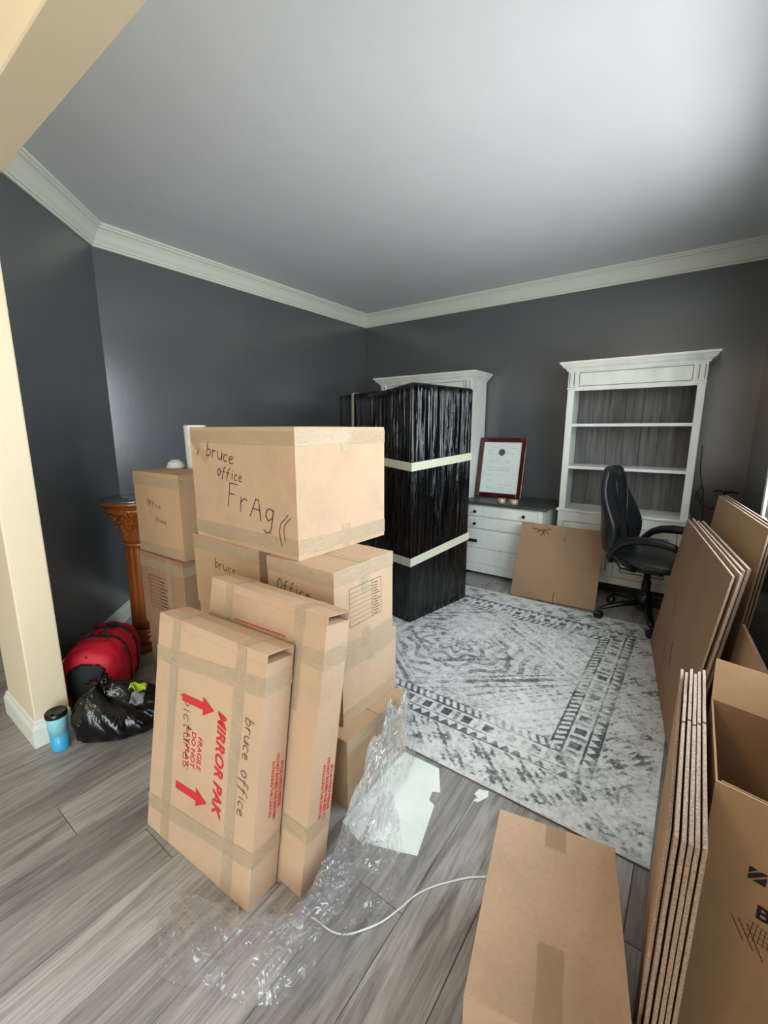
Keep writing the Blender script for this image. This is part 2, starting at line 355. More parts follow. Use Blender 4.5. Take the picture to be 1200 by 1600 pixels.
# ------------------------------------------------------------------ rug
def rug():
    X0, X1, Y0, Y1 = -2.35, .02, 1.425, 3.44
    nx, ny = 474, 404
    gx, gy = np.meshgrid(np.linspace(X0, X1, nx), np.linspace(Y0, Y1, ny), indexing='ij')
    def vnoise(sc_, seed):
        r = np.random.RandomState(seed); cx, cy = int((X1-X0)/sc_)+3, int((Y1-Y0)/sc_)+3; g = r.rand(cx, cy)
        u = (gx-X0)/sc_; v = (gy-Y0)/sc_; i = u.astype(int); j = v.astype(int); a = u-i; b = v-j; a = a*a*(3-2*a); b = b*b*(3-2*b)
        return (g[i,j]*(1-a)*(1-b)+g[i+1,j]*a*(1-b)+g[i,j+1]*(1-a)*b+g[i+1,j+1]*a*b)
    ex = np.minimum(gx-X0, X1-gx); ey = np.minimum(gy-Y0, Y1-gy); e = np.minimum(ex, ey); t = np.where(ex < ey, gy, gx)
    fr_ = lambda a, p: np.abs((a/p) % 1-.5)*2
    pat = np.full_like(gx, .25)
    band = lambda a, b: (e >= a) & (e < b)
    flo = np.sin(2*PI*t/.19)*np.sin(2*PI*(e-.03)/.17)+.6*np.sin(2*PI*t/.07+3*np.sin(2*PI*e/.1))*np.cos(2*PI*e/.06)+.5*np.sin(2*PI*(t+e)/.045)
    pat = np.where(band(.03,.22), .30+.38*(flo > .35), pat)
    for a in (.225, .275, .365, .415): pat = np.where(band(a, a+.008), .85, pat)
    pat = np.where(band(.233,.275), .2+.6*(fr_(t, .05) > (e-.233)/.042), pat)
    pat = np.where(band(.283,.365), .22+.6*((fr_(t, .11) > .60) & (np.abs(e-.324) < .024))+.3*((fr_(t+.055, .11) > .8) & (np.abs(e-.324) < .035)), pat)
    pat = np.where(band(.373,.415), .2+.6*(fr_(t+.5*(e-.373), .04) > .55), pat)
    cx, cy = (X0+X1)/2, (Y0+Y1)/2; dx, dy = np.abs(gx-cx), np.abs(gy-cy)
    dm = dx/.75+dy/.58; ang = np.arctan2(dy, dx); rr = np.hypot(dx, dy)
    field = .28+.30*(np.sin(2*PI*dx/.085)*np.sin(2*PI*dy/.085)+.6*np.sin(2*PI*(dx+dy)/.05) > .55)
    field = np.where(np.abs(dm-1) < .03, .8, field); field = np.where(np.abs(dm-.9) < .012, .7, field); field = np.where(np.abs(dm-1.12) < .012, .7, field)
    inner = .3+.35*(np.sin(rr*70+2*np.cos(ang*8)) > .25)
    field = np.where(dm < .87, inner, field); field = np.where(np.abs(dm-.5) < .03, .75, field)
    field = .3+(field-.3)*.72; pat = np.where(e > .423, field, pat)
    worn = vnoise(.16, 3)*.5+vnoise(.05, 4)*.3+vnoise(.018, 5)*.2
    fine = vnoise(.012, 8)*.6+vnoise(.03, 9)*.4
    pat = .30+(pat-.30)*np.clip((worn-.2)*2.6, .3, 1)+(fine-.5)*.5+(vnoise(.3, 11)-.5)*.25
    z = .009+(vnoise(.02, 7)-.5)*.0012
    co_ = np.stack([gx, gy, z], -1).reshape(-1, 3)
    me = bpy.data.meshes.new('pile'); nv = nx*ny
    idx = np.arange(nv).reshape(nx, ny); q_ = np.stack([idx[:-1,:-1], idx[1:,:-1], idx[1:,1:], idx[:-1,1:]], -1).reshape(-1, 4)
    me.vertices.add(nv); me.vertices.foreach_set('co', co_.astype(np.float32).ravel())
    me.loops.add(q_.size); me.loops.foreach_set('vertex_index', q_.astype(np.int32).ravel())
    me.polygons.add(len(q_)); me.polygons.foreach_set('loop_start', np.arange(0, q_.size, 4, dtype=np.int32)); me.polygons.foreach_set('loop_total', np.full(len(q_), 4, dtype=np.int32))
    me.update(calc_edges=True); at = me.attributes.new('pat', 'FLOAT', 'POINT'); at.data.foreach_set('value', pat.astype(np.float32).ravel())
    me.materials.append(M['rug'])
    root = thing('area_rug', 'large distressed grey and ivory oriental rug on the plank floor', 'rug', (0,0,0))
    o = bpy.data.objects.new('pile', me); C.objects.link(o); o.parent = root
    MB().box(X0,Y0,.0005, X1,Y1,.0075).build('backing', M['rug_edge'], root)
rug()

# ------------------------------------------------------------------ cartons
GL = {  # simple marker-pen letters: strokes in a unit cell
 'b': [[(.1,1),(.1,0)],[(.1,.45),(.4,.6),(.6,.35),(.45,.05),(.1,0)]], 'r': [[(.1,.6),(.15,0)],[(.13,.4),(.3,.6),(.5,.55)]],
 'u': [[(.05,.6),(.1,.1),(.35,.02),(.55,.2),(.6,.6)],[(.6,.6),(.62,0)]], 'c': [[(.55,.5),(.3,.6),(.08,.3),(.25,.02),(.55,.08)]],
 'e': [[(.1,.3),(.5,.35),(.4,.58),(.12,.5),(.08,.15),(.3,0),(.58,.1)]], 'o': [[(.3,.7),(.05,.4),(.2,.02),(.5,.1),(.55,.5),(.3,.7)]],
 'f': [[(.55,.95),(.35,.95),(.25,.6),(.2,-.25)],[(.05,.5),(.5,.52)]], 'i': [[(.2,.6),(.25,0)],[(.18,.8),(.2,.84)]],
 'g': [[(.5,.55),(.2,.6),(.08,.3),(.3,.08),(.5,.3)],[(.5,.6),(.52,-.25),(.3,-.4),(.1,-.3)]], 'a': [[(.5,.5),(.2,.58),(.06,.25),(.25,.02),(.48,.2),(.5,.58),(.58,0)]],
 'p': [[(.1,.6),(.05,-.4)],[(.08,.5),(.4,.7),(.6,.4),(.4,.1),(.1,.15)]], 't': [[(.25,1),(.2,.1),(.4,0)],[(.02,.62),(.45,.66)]],
 's': [[(.5,.55),(.2,.58),(.15,.38),(.45,.25),(.4,.02),(.08,.05)]], 'l': [[(.2,1),(.2,0),(.3,-.02)]], ' ': [],
 'F': [[(.1,0),(.08,1)],[(.05,.98),(.6,1.02)],[(.08,.55),(.45,.58)]], 'A': [[(0,0),(.3,1),(.65,0)],[(.12,.35),(.55,.38)]],
 'O': [[(.35,1),(.05,.6),(.15,.05),(.5,.05),(.65,.55),(.35,1)]], '(': [[(.4,1),(.1,.5),(.4,0)]], 'P': [[(.1,1),(.12,0)],[(.0,.9),(.45,1),(.6,.75),(.4,.48),(.1,.45)]],
 '*': [[(.1,.2),(.4,.5)],[(.1,.5),(.4,.2)],[(.0,.34),(.5,.36)]],
}
def handwriting(text, mtx, h, wd=.0035, gap=.72, slant=.1):
    mb = MB(); x_ = 0
    for ch in text:
        for st in GL.get(ch, []):
            pts = []
            for i, p in enumerate(st):
                pts.append(((x_+p[0]+slant*p[1])*h, p[1]*h))
            # soften corners by midpoint subdivision
            if len(pts) > 2:
                sm = [pts[0]]
                for a, b in zip(pts[:-1], pts[1:]): sm += [(.75*a[0]+.25*b[0], .75*a[1]+.25*b[1]), (.25*a[0]+.75*b[0], .25*a[1]+.75*b[1])]
                pts = sm+[pts[-1]]
            mb.ribbon(pts, wd, mtx)
        x_ += gap if ch != 'i' else gap*.6
    return mb
def text_mesh(s_, size, shear=0, bold=0, ext=.0004, align='CENTER', spacing=1):
    cu = bpy.data.curves.new('txt', 'FONT'); cu.body = s_; cu.size = size; cu.shear = shear; cu.offset = bold; cu.extrude = ext
    cu.align_x = align; cu.align_y = 'CENTER'; cu.space_character = spacing; cu.resolution_u = 3
    o = bpy.data.objects.new('txt', cu); C.objects.link(o); bpy.context.view_layer.update()
    me = bpy.data.meshes.new_from_object(o.evaluated_get(bpy.context.evaluated_depsgraph_get())); bpy.data.objects.remove(o); return me
def put_text(name, s_, size, m, parent, mtx, **k):
    me = text_mesh(s_, size, **k); me.transform(mtx); me.materials.clear(); me.materials.append(m)
    o = bpy.data.objects.new(name, me); C.objects.link(o); o.parent = parent; return o

class Carton:
    """closed carton; local frame: origin at the centre of its base, x to the right, y away, z up"""
    def __init__(s, label, fl_, yaw, w_, d, h, z0, mat_='card', group=None, name='cardboard_box', lean=0, flaps=True, seam='x', cat='box', bulge=.004):
        s.w, s.d, s.h = w_, d, h; a = math.radians(yaw)
        cx = fl_[0]+math.cos(a)*w_/2-math.sin(a)*d/2; cy = fl_[1]+math.sin(a)*w_/2+math.cos(a)*d/2
        s.r = thing(name, label, cat, (cx, cy, z0), a, group)
        if lean:   # tips back about the front bottom edge
            L = math.radians(lean); f = Vector((math.sin(a), -math.cos(a), 0))*(d/2)
            # front bottom edge stays; rear bottom edge rises
            s.r.rotation_euler = Matrix.Rotation(a, 4, 'Z').to_3x3().to_4x4().to_euler()
            R = Matrix.Rotation(a, 3, 'Z') @ Matrix.Rotation(L, 3, 'X')
            pivot = Vector((cx, cy, z0))+f
            s.r.rotation_euler = R.to_euler(); s.r.location = pivot-R @ Vector((0, -d/2, 0))
        x0, x1, y0, y1 = -w_/2, w_/2, -d/2, d/2; m = M[mat_]; ht = h-.004 if flaps else h
        # walls with a slight belly, open seams only on top
        def side(P, Q, nrm, nn=7):
            def fn(u, v):
                b = bulge*math.sin(PI*u)*math.sin(PI*v)+.0012*vn(u*9, v*9, P[0]*5)*math.sin(PI*u)*math.sin(PI*v)
                return (P[0]+(Q[0]-P[0])*u+nrm[0]*b, P[1]+(Q[1]-P[1])*u+nrm[1]*b, ht*v)
            return fn
        mb = MB()
        mb.grid(side((x0,y0),(x1,y0),(0,-1)), 8, 8).grid(side((x1,y0),(x1,y1),(1,0)), 8, 8).grid(side((x1,y1),(x0,y1),(0,1)), 8, 8).grid(side((x0,y1),(x0,y0),(-1,0)), 8, 8)
        mb.add([(x0,y0,0),(x1,y0,0),(x1,y1,0),(x0,y1,0),(x0,y0,ht),(x1,y0,ht),(x1,y1,ht),(x0,y1,ht)], [(0,3,2,1),(4,5,6,7)])
        mb.build('carton_body', m, s.r)
        if flaps:
            g = .0012
            if seam == 'x':
                MB().box(x0,y0,ht, x1,-g,h).build('flap', m, s.r, bevel=.0012); MB().box(x0,g,ht, x1,y1,h).build('flap', m, s.r, bevel=.0012)
            else:
                MB().box(x0,y0,ht, -g,y1,h).build('flap', m, s.r, bevel=.0012); MB().box(g,y0,ht, x1,y1,h).build('flap', m, s.r, bevel=.0012)
        s.bulge = bulge
    def F(s, face, off=0.0):
        w_, d, h = s.w, s.d, s.h
        o, X, Y, Z = {'front': ((-w_/2,-d/2-off,0),(1,0,0),(0,0,1),(0,-1,0)), 'right': ((w_/2+off,-d/2,0),(0,1,0),(0,0,1),(1,0,0)),
                      'left': ((-w_/2-off,d/2,0),(0,-1,0),(0,0,1),(-1,0,0)), 'top': ((-w_/2,-d/2,h+off),(1,0,0),(0,1,0),(0,0,1)), 'back': ((w_/2,d/2+off,0),(-1,0,0),(0,0,1),(0,1,0))}[face]
        m_ = Matrix.Identity(4)
        for i in range(3): m_[i][0] = X[i]; m_[i][1] = Y[i]; m_[i][2] = Z[i]; m_[i][3] = o[i]
        return m_
    def lift(s, face, a, b):
        if face == 'top': return .003 if s.bulge <= .003 else 0
        L = s.w if face in ('front', 'back') else s.d
        u, v = min(max(a/L, 0), 1), min(max(b/s.h, 0), 1)
        return s.bulge*math.sin(PI*u)*math.sin(PI*v)*1.15
    def tape(s, strips, m='tape'):
        """strips: (face, a0, b0, a1, b1, width) centre line in face coordinates"""
        for face, a0, b0, a1, b1, wd in strips:
            mb = MB(); mt = s.F(face); d = Vector((a1-a0, b1-b0)); L = d.length; d /= L; nn = Vector((-d.y, d.x)); k = max(3, int(L/.02)); ph = random.random()*9
            def fn(u, v):
                a = a0+d.x*L*u+nn.x*wd*(v-.5)*(1+.05*math.sin(u*9+ph)); b = b0+d.y*L*u+nn.y*wd*(v-.5)*(1+.05*math.sin(u*9+ph))
                return (a, b, .0022+s.lift(face, a, b)+.0012*abs(vn(u*L*60, v*8, ph, 1.3)))
            mb.grid(fn, k, 4, mtx=mt).build('tape', M[m], s.r)
    def band(s, z, wd=.05, faces=('front','right'), m='tape', tilt=0):
        st = []
        for f in faces:
            L = s.w if f in ('front','back') else s.d
            st.append((f, -.001, z, L+.001, z+tilt, wd))
        return s.tape(st, m)
    def write(s, text, face, a, b, h, rot=0, wd=.0035, **k):
        mt = s.F(face, .0015+s.bulge) @ Matrix.Translation((a, b, 0)) @ Matrix.Rotation(math.radians(rot), 4, 'Z')
        return handwriting(text, mt, h, wd, **k).build('handwriting', M['ink'], s.r)
    def text(s, txt, face, a, b, size, rot=0, m='red_print', name='printed_text', **k):
        mt = s.F(face, .0008+s.bulge) @ Matrix.Translation((a, b, 0)) @ Matrix.Rotation(math.radians(rot), 4, 'Z')
        return put_text(name, txt, size, M[m], s.r, mt, **k)

# --- big box on top of the stack
big = Carton('large tan carton marked fragile in marker, topmost on the pile of boxes', (-1.858,1.075), -1.5, .70, .52, .492, .917)
big.band(.452, .055); big.band(.045, .06, tilt=.002); big.tape([('right',.262,.40,.262,.492,.045),('right',.262,.0,.262,.10,.045),('top',-.001,.26,.701,.26,.05),('front',.02,.44,.13,.35,.04)])
big.write('l', 'front', .05, .375, .03, -30); big.write('bruce', 'front', .125, .372, .058, -9, slant=.15); big.write('office', 'front', .20, .290, .046, -6, slant=.2); big.write('FrAg', 'front', .26, .165, .105, -9, .004, gap=.78); big.write('(', 'front', .56, .06, .13, -14, .003); big.write('(', 'front', .595, .075, .10, -14, .003)
# --- stack column at the right: three cartons
A = Carton('tan carton with printed checklist form, directly under the largest box at right', (-1.322,1.04), -1, .357, .345, .343, .573)
A.tape([('front',0,.315,.357,.315,.055),('right',0,.315,.345,.315,.055),('right',0,.03,.345,.03,.055),('front',0,.03,.357,.03,.055),('right',.17,.22,.17,.343,.045),('right',.17,0,.17,.08,.045),('top',0,.172,.357,.172,.05)])
A.write('Office', 'front', .055, .222, .048, -3, .0032)
mt = A.F('right', .0016+A.bulge); fm = MB()
for a, b, c, d in [(.075,.115,.075,.262),(.075,.115,.262,.115),(.262,.115,.262,.262),(.075,.262,.262,.262),(.205,.115,.205,.262)]: fm.ribbon([(a,b),(c,d)], .0016, mt)
for i in range(7): fm.ribbon([(.075,.135+i*.018),(.205,.135+i*.018)], .0011, mt)
for i in range(12):
    fm.ribbon([(.213,.122+i*.0115),(.213+random.uniform(.02,.042),.122+i*.0115)], .003, mt)
fm.build('printed_form', M['print'], A.r); tag(fm and A.r.children[-1], 'printed black checklist form')
B = Carton('tan carton in the middle of the right column, under the box with the printed form', (-1.33,1.09), -1, .352, .34, .283, .288, 'card')
B.tape([('front',0,.25,.352,.25,.055),('right',0,.25,.34,.25,.06),('front',0,.03,.352,.03,.05),('right',0,.03,.34,.03,.055),('right',.17,.20,.17,.283,.045)])
Cb = Carton('tan carton on the floor at the bottom of the right column, partly under clear plastic', (-1.285,1.03), 0, .37, .385, .286, .0005, 'card2')
Cb.tape([('front',0,.26,.37,.26,.05),('right',0,.262,.385,.262,.05),('right',.19,.2,.19,.286,.045)])
# --- middle column behind the picture cartons
D = Carton('tan carton marked bruce, under the largest box, left of the checklist carton', (-1.905,1.075), 0, .487, .40, .338, .577, 'card2')
D.tape([('front',0,.30,.487,.30,.055),('right',0,.30,.40,.30,.055)]); D.write('bruce', 'front', .17, .205, .045, -4, .003)
D2 = Carton('tan carton hidden low in the middle of the pile behind the leaning picture cartons', (-1.90,1.08), 0, .48, .335, .5745, .0005, 'card2')
# --- left column
L1 = Carton('tan carton beside the carved pedestal, topmost of the left column', (-2.475,1.085), 2, .432, .40, .44, .740, 'card2', bulge=.008)
L1.tape([('front',0,.395,.432,.395,.055),('right',0,.395,.40,.395,.05),('front',0,.03,.432,.03,.05),('right',0,.03,.40,.03,.05),('top',0,.2,.432,.2,.05)]); L1.write('Office', 'front', .13, .27, .035, -8, .002); L1.write('bruce', 'front', .20, .19, .03, -8, .002)
L2 = Carton('brown carton with printed form beside the pedestal, second from the top', (-2.465,1.07), 1, .435, .335, .42, .3185, 'card3')
L2.tape([('front',0,.37,.435,.37,.055),('right',0,.37,.335,.37,.05),('front',.30,.15,.30,.42,.045)])
mt = L2.F('front', .0016+L2.bulge); fm = MB()
for a, b, c, d in [(.09,.12,.09,.30),(.09,.30,.28,.30),(.28,.12,.28,.30),(.09,.12,.28,.12),(.2,.12,.2,.30)]: fm.ribbon([(a,b),(c,d)], .002, mt)
for i in range(8): fm.ribbon([(.09,.14+i*.02),(.2,.14+i*.02)], .0016, mt); fm.ribbon([(.21,.14+i*.02),(.21+random.uniform(.03,.06),.14+i*.02)], .005, mt)
fm.build('printed_form', M['print'], L2.r)
L3 = Carton('tan carton on the floor at the bottom of the left column, mostly hidden', (-2.46,1.08), 0, .43, .33, .3175, .0005, 'card3')

# --- the two tall flat picture cartons leaning on the stack
def picture_carton(label, fl_, yaw, w_, d, h, lean, group=None):
    g = .026
    c = Carton(label, fl_, yaw, w_, d, h-g, .001, 'card', group, 'picture_carton', lean, flaps=False, bulge=.003); c.h = h
    MB().box(-w_/2,-d/2,h-g+.0003, w_/2,-d/2+.004,h).box(-w_/2,d/2-.004,h-g+.0003, w_/2,d/2,h).box(-w_/2,-d/2+.004,h-g+.0003, -w_/2+.004,d/2-.004,h).build('upper_rim', M['card'], c.r)
    MB().box(-w_/2,-d/2,h+.0002, w_/2+.001,.01,h+.0032).build('flap', M['card'], c.r); MB().box(-w_/2,.0115,h+.0002, w_/2,d/2,h+.0032).build('flap', M['card2'], c.r)
    return c
m1 = picture_carton('shorter flat mirror carton leaning at the front of the pile, with red arrows and lettering', (-1.462,.560), 3.2, .54, .108, .775, -9.2)
m1.tape([('front',.105,0,.105,.775,.045),('front',.435,0,.435,.775,.045),('top',.105,0,.105,.108,.045),('top',.435,0,.435,.108,.045)])
m1.tape([('front',0,.637,.541,.680,.052),('right',0,.68,.108,.688,.055),('front',0,.095,.541,.155,.052),('right',0,.158,.108,.168,.05)])
m1.text('MIRROR PAK', 'front', .368, .385, .056, -90, bold=.0013, shear=.25, spacing=1.02)
m1.text('FRAGILE', 'front', .270, .375, .030, -90, bold=.0003); m1.text('DO NOT', 'front', .237, .375, .030, -90, bold=.0003); m1.text('LAY FLAT', 'front', .206, .375, .030, -90, bold=.0003)
ar = lambda: [(0,-.012),(.11,-.012),(.11,-.03),(.165,0),(.11,.03),(.11,.012),(0,.012)]
for a, b in ((.165,.530),(.158,.224)):
    MB().prism(ar(), 0, .0008, m1.F('front', .0008+m1.bulge) @ Matrix.Translation((a, b, 0)) @ Matrix.Rotation(math.radians(3), 4, 'Z')).build('red_arrow', M['red_print'], m1.r)
m1.write('bruce office', 'front', .475, .575, .038, -92, .0022, gap=.70); m1.write('pictures', 'front', .172, .535, .046, -86, .0022, gap=.70)
def side_text(c, b0, s_=.0155, a0=.0):
    c.text('40 X 60 4 PIECE MIRROR', 'right', a0+.090, b0, s_, -90, spacing=.9); c.text('DO NOT EXCEED THIS SIZE ITEM', 'right', a0+.072, b0, s_, -90, spacing=.9); c.text('IN PACKING THIS CARTON', 'right', a0+.054, b0, s_, -90, spacing=.9)
side_text(m1, .35)
m2 = picture_carton('taller flat picture carton taped to the pile, just behind the shorter one', (-1.417,.709), 0, .588, .102, .868, -10)
m2.tape([('front',.115,.55,.115,.868,.045),('front',.475,.55,.475,.868,.045),('top',.115,0,.115,.102,.045),('top',.475,0,.475,.102,.045)])
m2.tape([('front',0,.71,.589,.735,.055),('right',0,.735,.102,.745,.06),('front',0,.19,.589,.195,.05),('right',0,.195,.102,.205,.05)])
side_text(m2, .31, .0155, -.006)
MB().ribbon([(.16,.755),(.42,.765)], .0035, m2.F('front', .0012+m2.bulge)).build('red_printed_line', M['red_print'], m2.r)

# --- closed box in the right foreground
fb = Carton('low closed tan carton on the floor in the foreground, between cord and flattened cartons', (-.250,.604), 12.5, .292, .45, .33, .0005, 'card', flaps=False, bulge=.002)
MB().box(-.146,-.225,.330, .146,.225,.3325).build('flap', M['card'], fb.r, bevel=.001)
M['tape_kraft'] = tape_mat('kraft_tape', S(190,152,114), .4, .4)
fb.tape([('top',.150,.38,.150,.45,.05),('top',.150,0,.150,.15,.05)], 'tape_kraft')

# ------------------------------------------------------------------ flattened cartons on the right
def sheet(label, P, ang, L, H, tilt, th=.007, m='card3', name='flattened_carton', outline=None, group=None, marks=None, extra=None):
    """a folded flat carton: P base point of its far end, ang direction of its foot (deg from +X), leaning by tilt towards the right of that direction"""
    a = math.radians(ang); X = Vector((math.cos(a), math.sin(a), 0)); nrm = Vector((-X.y, X.x, 0)); t = math.radians(tilt)
    up = Vector((0,0,1))*math.cos(t)+nrm*math.sin(t); out = X.cross(up).normalized()
    r = thing(name, label, 'flattened box', (P[0],P[1],.0105 if P[1] > 3 and P[0] < 0 else .001), 0, group); R = Matrix.Identity(4)
    for i in range(3): R[i][0] = X[i]; R[i][1] = up[i]; R[i][2] = out[i]
    r.rotation_euler = R.to_euler()
    poly = outline or [(0,0),(L,0),(L,H),(0,H)]
    MB().prism(poly, 0, th*.46).build('front_ply', M[m], r)
    MB().prism([(x_*.998+.001, y_*.998) for x_, y_ in poly], th*.54, th).build('back_ply', M[m], r)
    ed = MB(); n_ = len(poly)
    for i in range(n_):
        p, q2 = Vector(poly[i]), Vector(poly[(i+1) % n_]); d = q2-p
        if d.length < .01: continue
        d.normalize(); nn = Vector((d.y, -d.x))*.0006
        ed.prism([tuple(p+nn), tuple(q2+nn), tuple(q2-nn*2), tuple(p-nn*2)], th*.05, th*.95)
    ed.build('cut_edge', M['edge'], r)
    if marks:
        mk = MB()
        for pts, wd in marks: mk.ribbon(pts, wd, None, z=th+.0008)
        mk.build('crease', M['crease'], r)
    return r
M['crease'] = mat('dark_crease', S(84,52,30), .8)
# R2: the leaning group whose faces look at the chair and rug; foot runs towards the camera
far = (-.116,3.20); ang2 = math.degrees(math.atan2(-1.2,.168))
sheet('front sheet of large flattened cartons leaning beside the office chair, with dark scuffs', far, ang2, 1.2, .85, 7.6, .008, 'card3', marks=[([(.35,.45),(.45,.36)],.010),([(.62,.28),(.70,.19)],.014),([(.48,.22),(.50,.12)],.009),([(.55,.30),(.54,.05)],.003),([(.38,.60),(.40,.52),(.42,.46)],.006)])
sheet('second sheet of large flattened cartons behind the scuffed front sheet', (far[0]+.022,far[1]-.01), ang2, 1.19, .86, 7.6, .008, 'card2')
sheet('third sheet of the leaning flattened cartons, darker, behind the two front ones', (far[0]+.052,far[1]-.03), ang2+.3, 1.06, .85, 7.6, .012, 'card3')
sheet('rearmost darker sheet in the middle group of leaning flattened cartons', (far[0]+.075,far[1]-.05), ang2+.3, 1.02, .855, 7.6, .012, 'card3')
# R1: tallest group resting on the right wall
r1 = (.045,3.33); ang1 = math.degrees(math.atan2(-.873,.118))
for i, lb in enumerate(['tallest flattened carton, frontmost of those propped against the right wall', 'tall flattened carton second in the set propped against the right wall', 'tall flattened carton at the back of the set propped against the right wall']):
    sheet(lb, (r1[0]+.014*i, r1[1]+.0*i), ang1, 1.04-.01*i, 1.0+.004*i, 5.2, .007, 'card2' if i == 0 else 'card3')
sheet('narrow flattened carton leaning under the window, nearest the open box', (.165,2.18), -85, .42, .62, 6, .010, 'card2')
# dark plastic wrapped bundle in that corner
bd = MB(); bd.lathe([(.0,0),(.055,.005),(.065,.05),(.06,.25),(.065,.42),(.055,.50),(.02,.53)], 18, None, lambda a, z: 1+.10*math.sin(a*5+z*20)+.05*math.sin(a*11))
tag(bd.build('wrapped_bundle', mat('grey_film', S(96,88,92), .25), None), 'dark grey plastic wrapped bundle standing between leaning cartons and the open box', 'bundle').location = (.225,1.63,.001)

# R3: end-on stack next to the camera
def ragged(y0, y1, H, slot=True, tear=.004, seed=0):
    r = random.Random(seed); pts = [(0,0)]
    k = 14
    pts.append((y1-y0, 0))
    for i in range(1, k): pts.append((y1-y0+(r.uniform(-tear, tear) if i > k*.55 else 0), H*i/k))
    pts.append((y1-y0, H))
    if slot:
        s1 = (y1-y0)*.42; pts += [(s1+.004,H),(s1+.004,H-.15),(s1-.004,H-.15),(s1-.004,H)]
    for i in range(1, 12):
        pts.append(((y1-y0)*(1-i/12), H+r.uniform(-tear, tear)*.6)) if abs((y1-y0)*(1-i/12)-(y1-y0)*.42) > .03 and ((y1-y0)*(1-i/12) < (y1-y0)*.42) else None
    pts.append((0, H)); return pts
names = ['leftmost flattened carton of the end-on foreground stack, its left face showing', 'second from left flattened carton in the end-on foreground stack, torn edge', 'third from left flattened carton in the end-on foreground stack',
         'fourth from left flattened carton in the end-on foreground stack', 'second from right flattened carton in the end-on foreground stack', 'rightmost flattened carton of the end-on foreground stack']
for i, lb in enumerate(names):
    yf = [1.43,1.37,1.39,1.36,1.38,1.39][i]; Hh = [.715,.738,.742,.745,.745,.748][i]; yn = [.80,.765,.757,.755,.753,.755][i]
    sheet(lb, (.030+.0095*i+random.uniform(-.001,.001), yf), -90, yf-yn, Hh, .3, .0068, 'card3' if i else 'card2', 'flattened_carton',
          ragged(yn, yf, Hh, i > 0, .0075 if i < 2 else .003, i), marks=None)

# open carton at the right edge
def open_box():
    yaw = math.radians(-12); r = thing('open_carton', 'open tan carton with dark square logo, right of the end-on stack', 'box', (.096,.955,.0005), yaw)
    w_, d, h, t = .200, .31, .735, .004; m = M['card3']; Q = Matrix(((1,-.22,0,0),(0,1,0,0),(0,0,1,0),(0,0,0,1)))
    MB().box(0,0,0, w_,t,h, Q).build('front_panel', M['card2'], r); MB().box(0,d-t,0, w_,d,h, Q).build('rear_panel', m, r)
    MB().box(0,t,0, t,d-t,h, Q).build('side_panel', m, r); MB().box(w_-t,t,0, w_,d-t,h, Q).build('side_panel', m, r); MB().box(t,t,.002, w_-t,d-t,.006, Q).build('bottom_panel', m, r)
    MB().box(0,0,0, w_,.0035,.10, Q @ Matrix.Translation((0,d-.004,h+.001)) @ Matrix.Rotation(-.35, 4, 'X')).build('flap', M['card2'], r)
    MB().box(0,-.0035,-.13, w_-.02,0,0, Q @ Matrix.Translation((.01,t+.012,h-.004)) @ Matrix.Rotation(.12, 4, 'X')).build('flap', m, r)
    pm = M['black_logo'] = mat('navy_black_print', S(36,38,46), .8)
    F = Matrix(((1,0,0,0),(0,0,-1,-.0012),(0,1,0,0),(0,0,0,1)))
    lg = MB(); a, b, s_ = .068, .572, .026
    lg.prism([(a,b+s_*.45),(a,b+s_),(a+s_*.45,b+s_)], 0, .0005, F).prism([(a,b),(a,b+s_*.32),(a+s_*.68,b+s_),(a+s_,b+s_),(a+s_,b+s_*.95),(a+s_*.1,b)], 0, .0005, F).prism([(a+s_*.3,b),(a+s_,b+s_*.75),(a+s_,b)], 0, .0005, F)
    lg.build('logo', pm, r)
    put_text('printed_text', 'B', .040, pm, r, F @ Matrix.Translation((.098,.512,0)), bold=.001)
    mk = MB()
    for k in range(3): mk.ribbon([(.055+k*.012,.475),(.078+k*.016,.435-k*.01)], .0016, F)
    for k in range(9): mk.ribbon([(.088+k*.006,.488-k*.002),(.084+k*.007,.445)], .0011, F)
    for k in range(4): mk.ribbon([(.08,.485-k*.011),(.135,.478-k*.011)], .0011, F)
    mk.build('handwriting', M['ink'], r)
open_box()

# flattened carton leaning by the chest
r = thing('flattened_carton', 'flattened tan carton with torn hole, leaning on the white chest left of the chair', 'flattened box', (-1.175,3.46,.0105), math.radians(4))
tilt = Matrix.Rotation(math.radians(-23), 4, 'X')
ow, oh = .655, .64
MB().prism([(0,0),(.34,0),(.34,.09),(.345,.09),(.345,0),(ow,0),(ow,oh-.015),(.372,oh-.002),(.372,oh-.13),(.366,oh-.13),(.366,oh),(0,oh)], -.008, 0, tilt @ Matrix.Rotation(PI/2, 4, 'X')).build('panel', M['card3'], r)
tr = MB()
for pts, wd in [([(.10,.595),(.16,.585),(.25,.60)],.009),([(.14,.565),(.18,.59),(.20,.55)],.010),([(.17,.54),(.20,.585),(.235,.56)],.008)]: tr.ribbon(pts, wd, tilt @ Matrix.Rotation(PI/2, 4, 'X'), z=.0006)
tr.build('torn_hole', M['crease'], r)

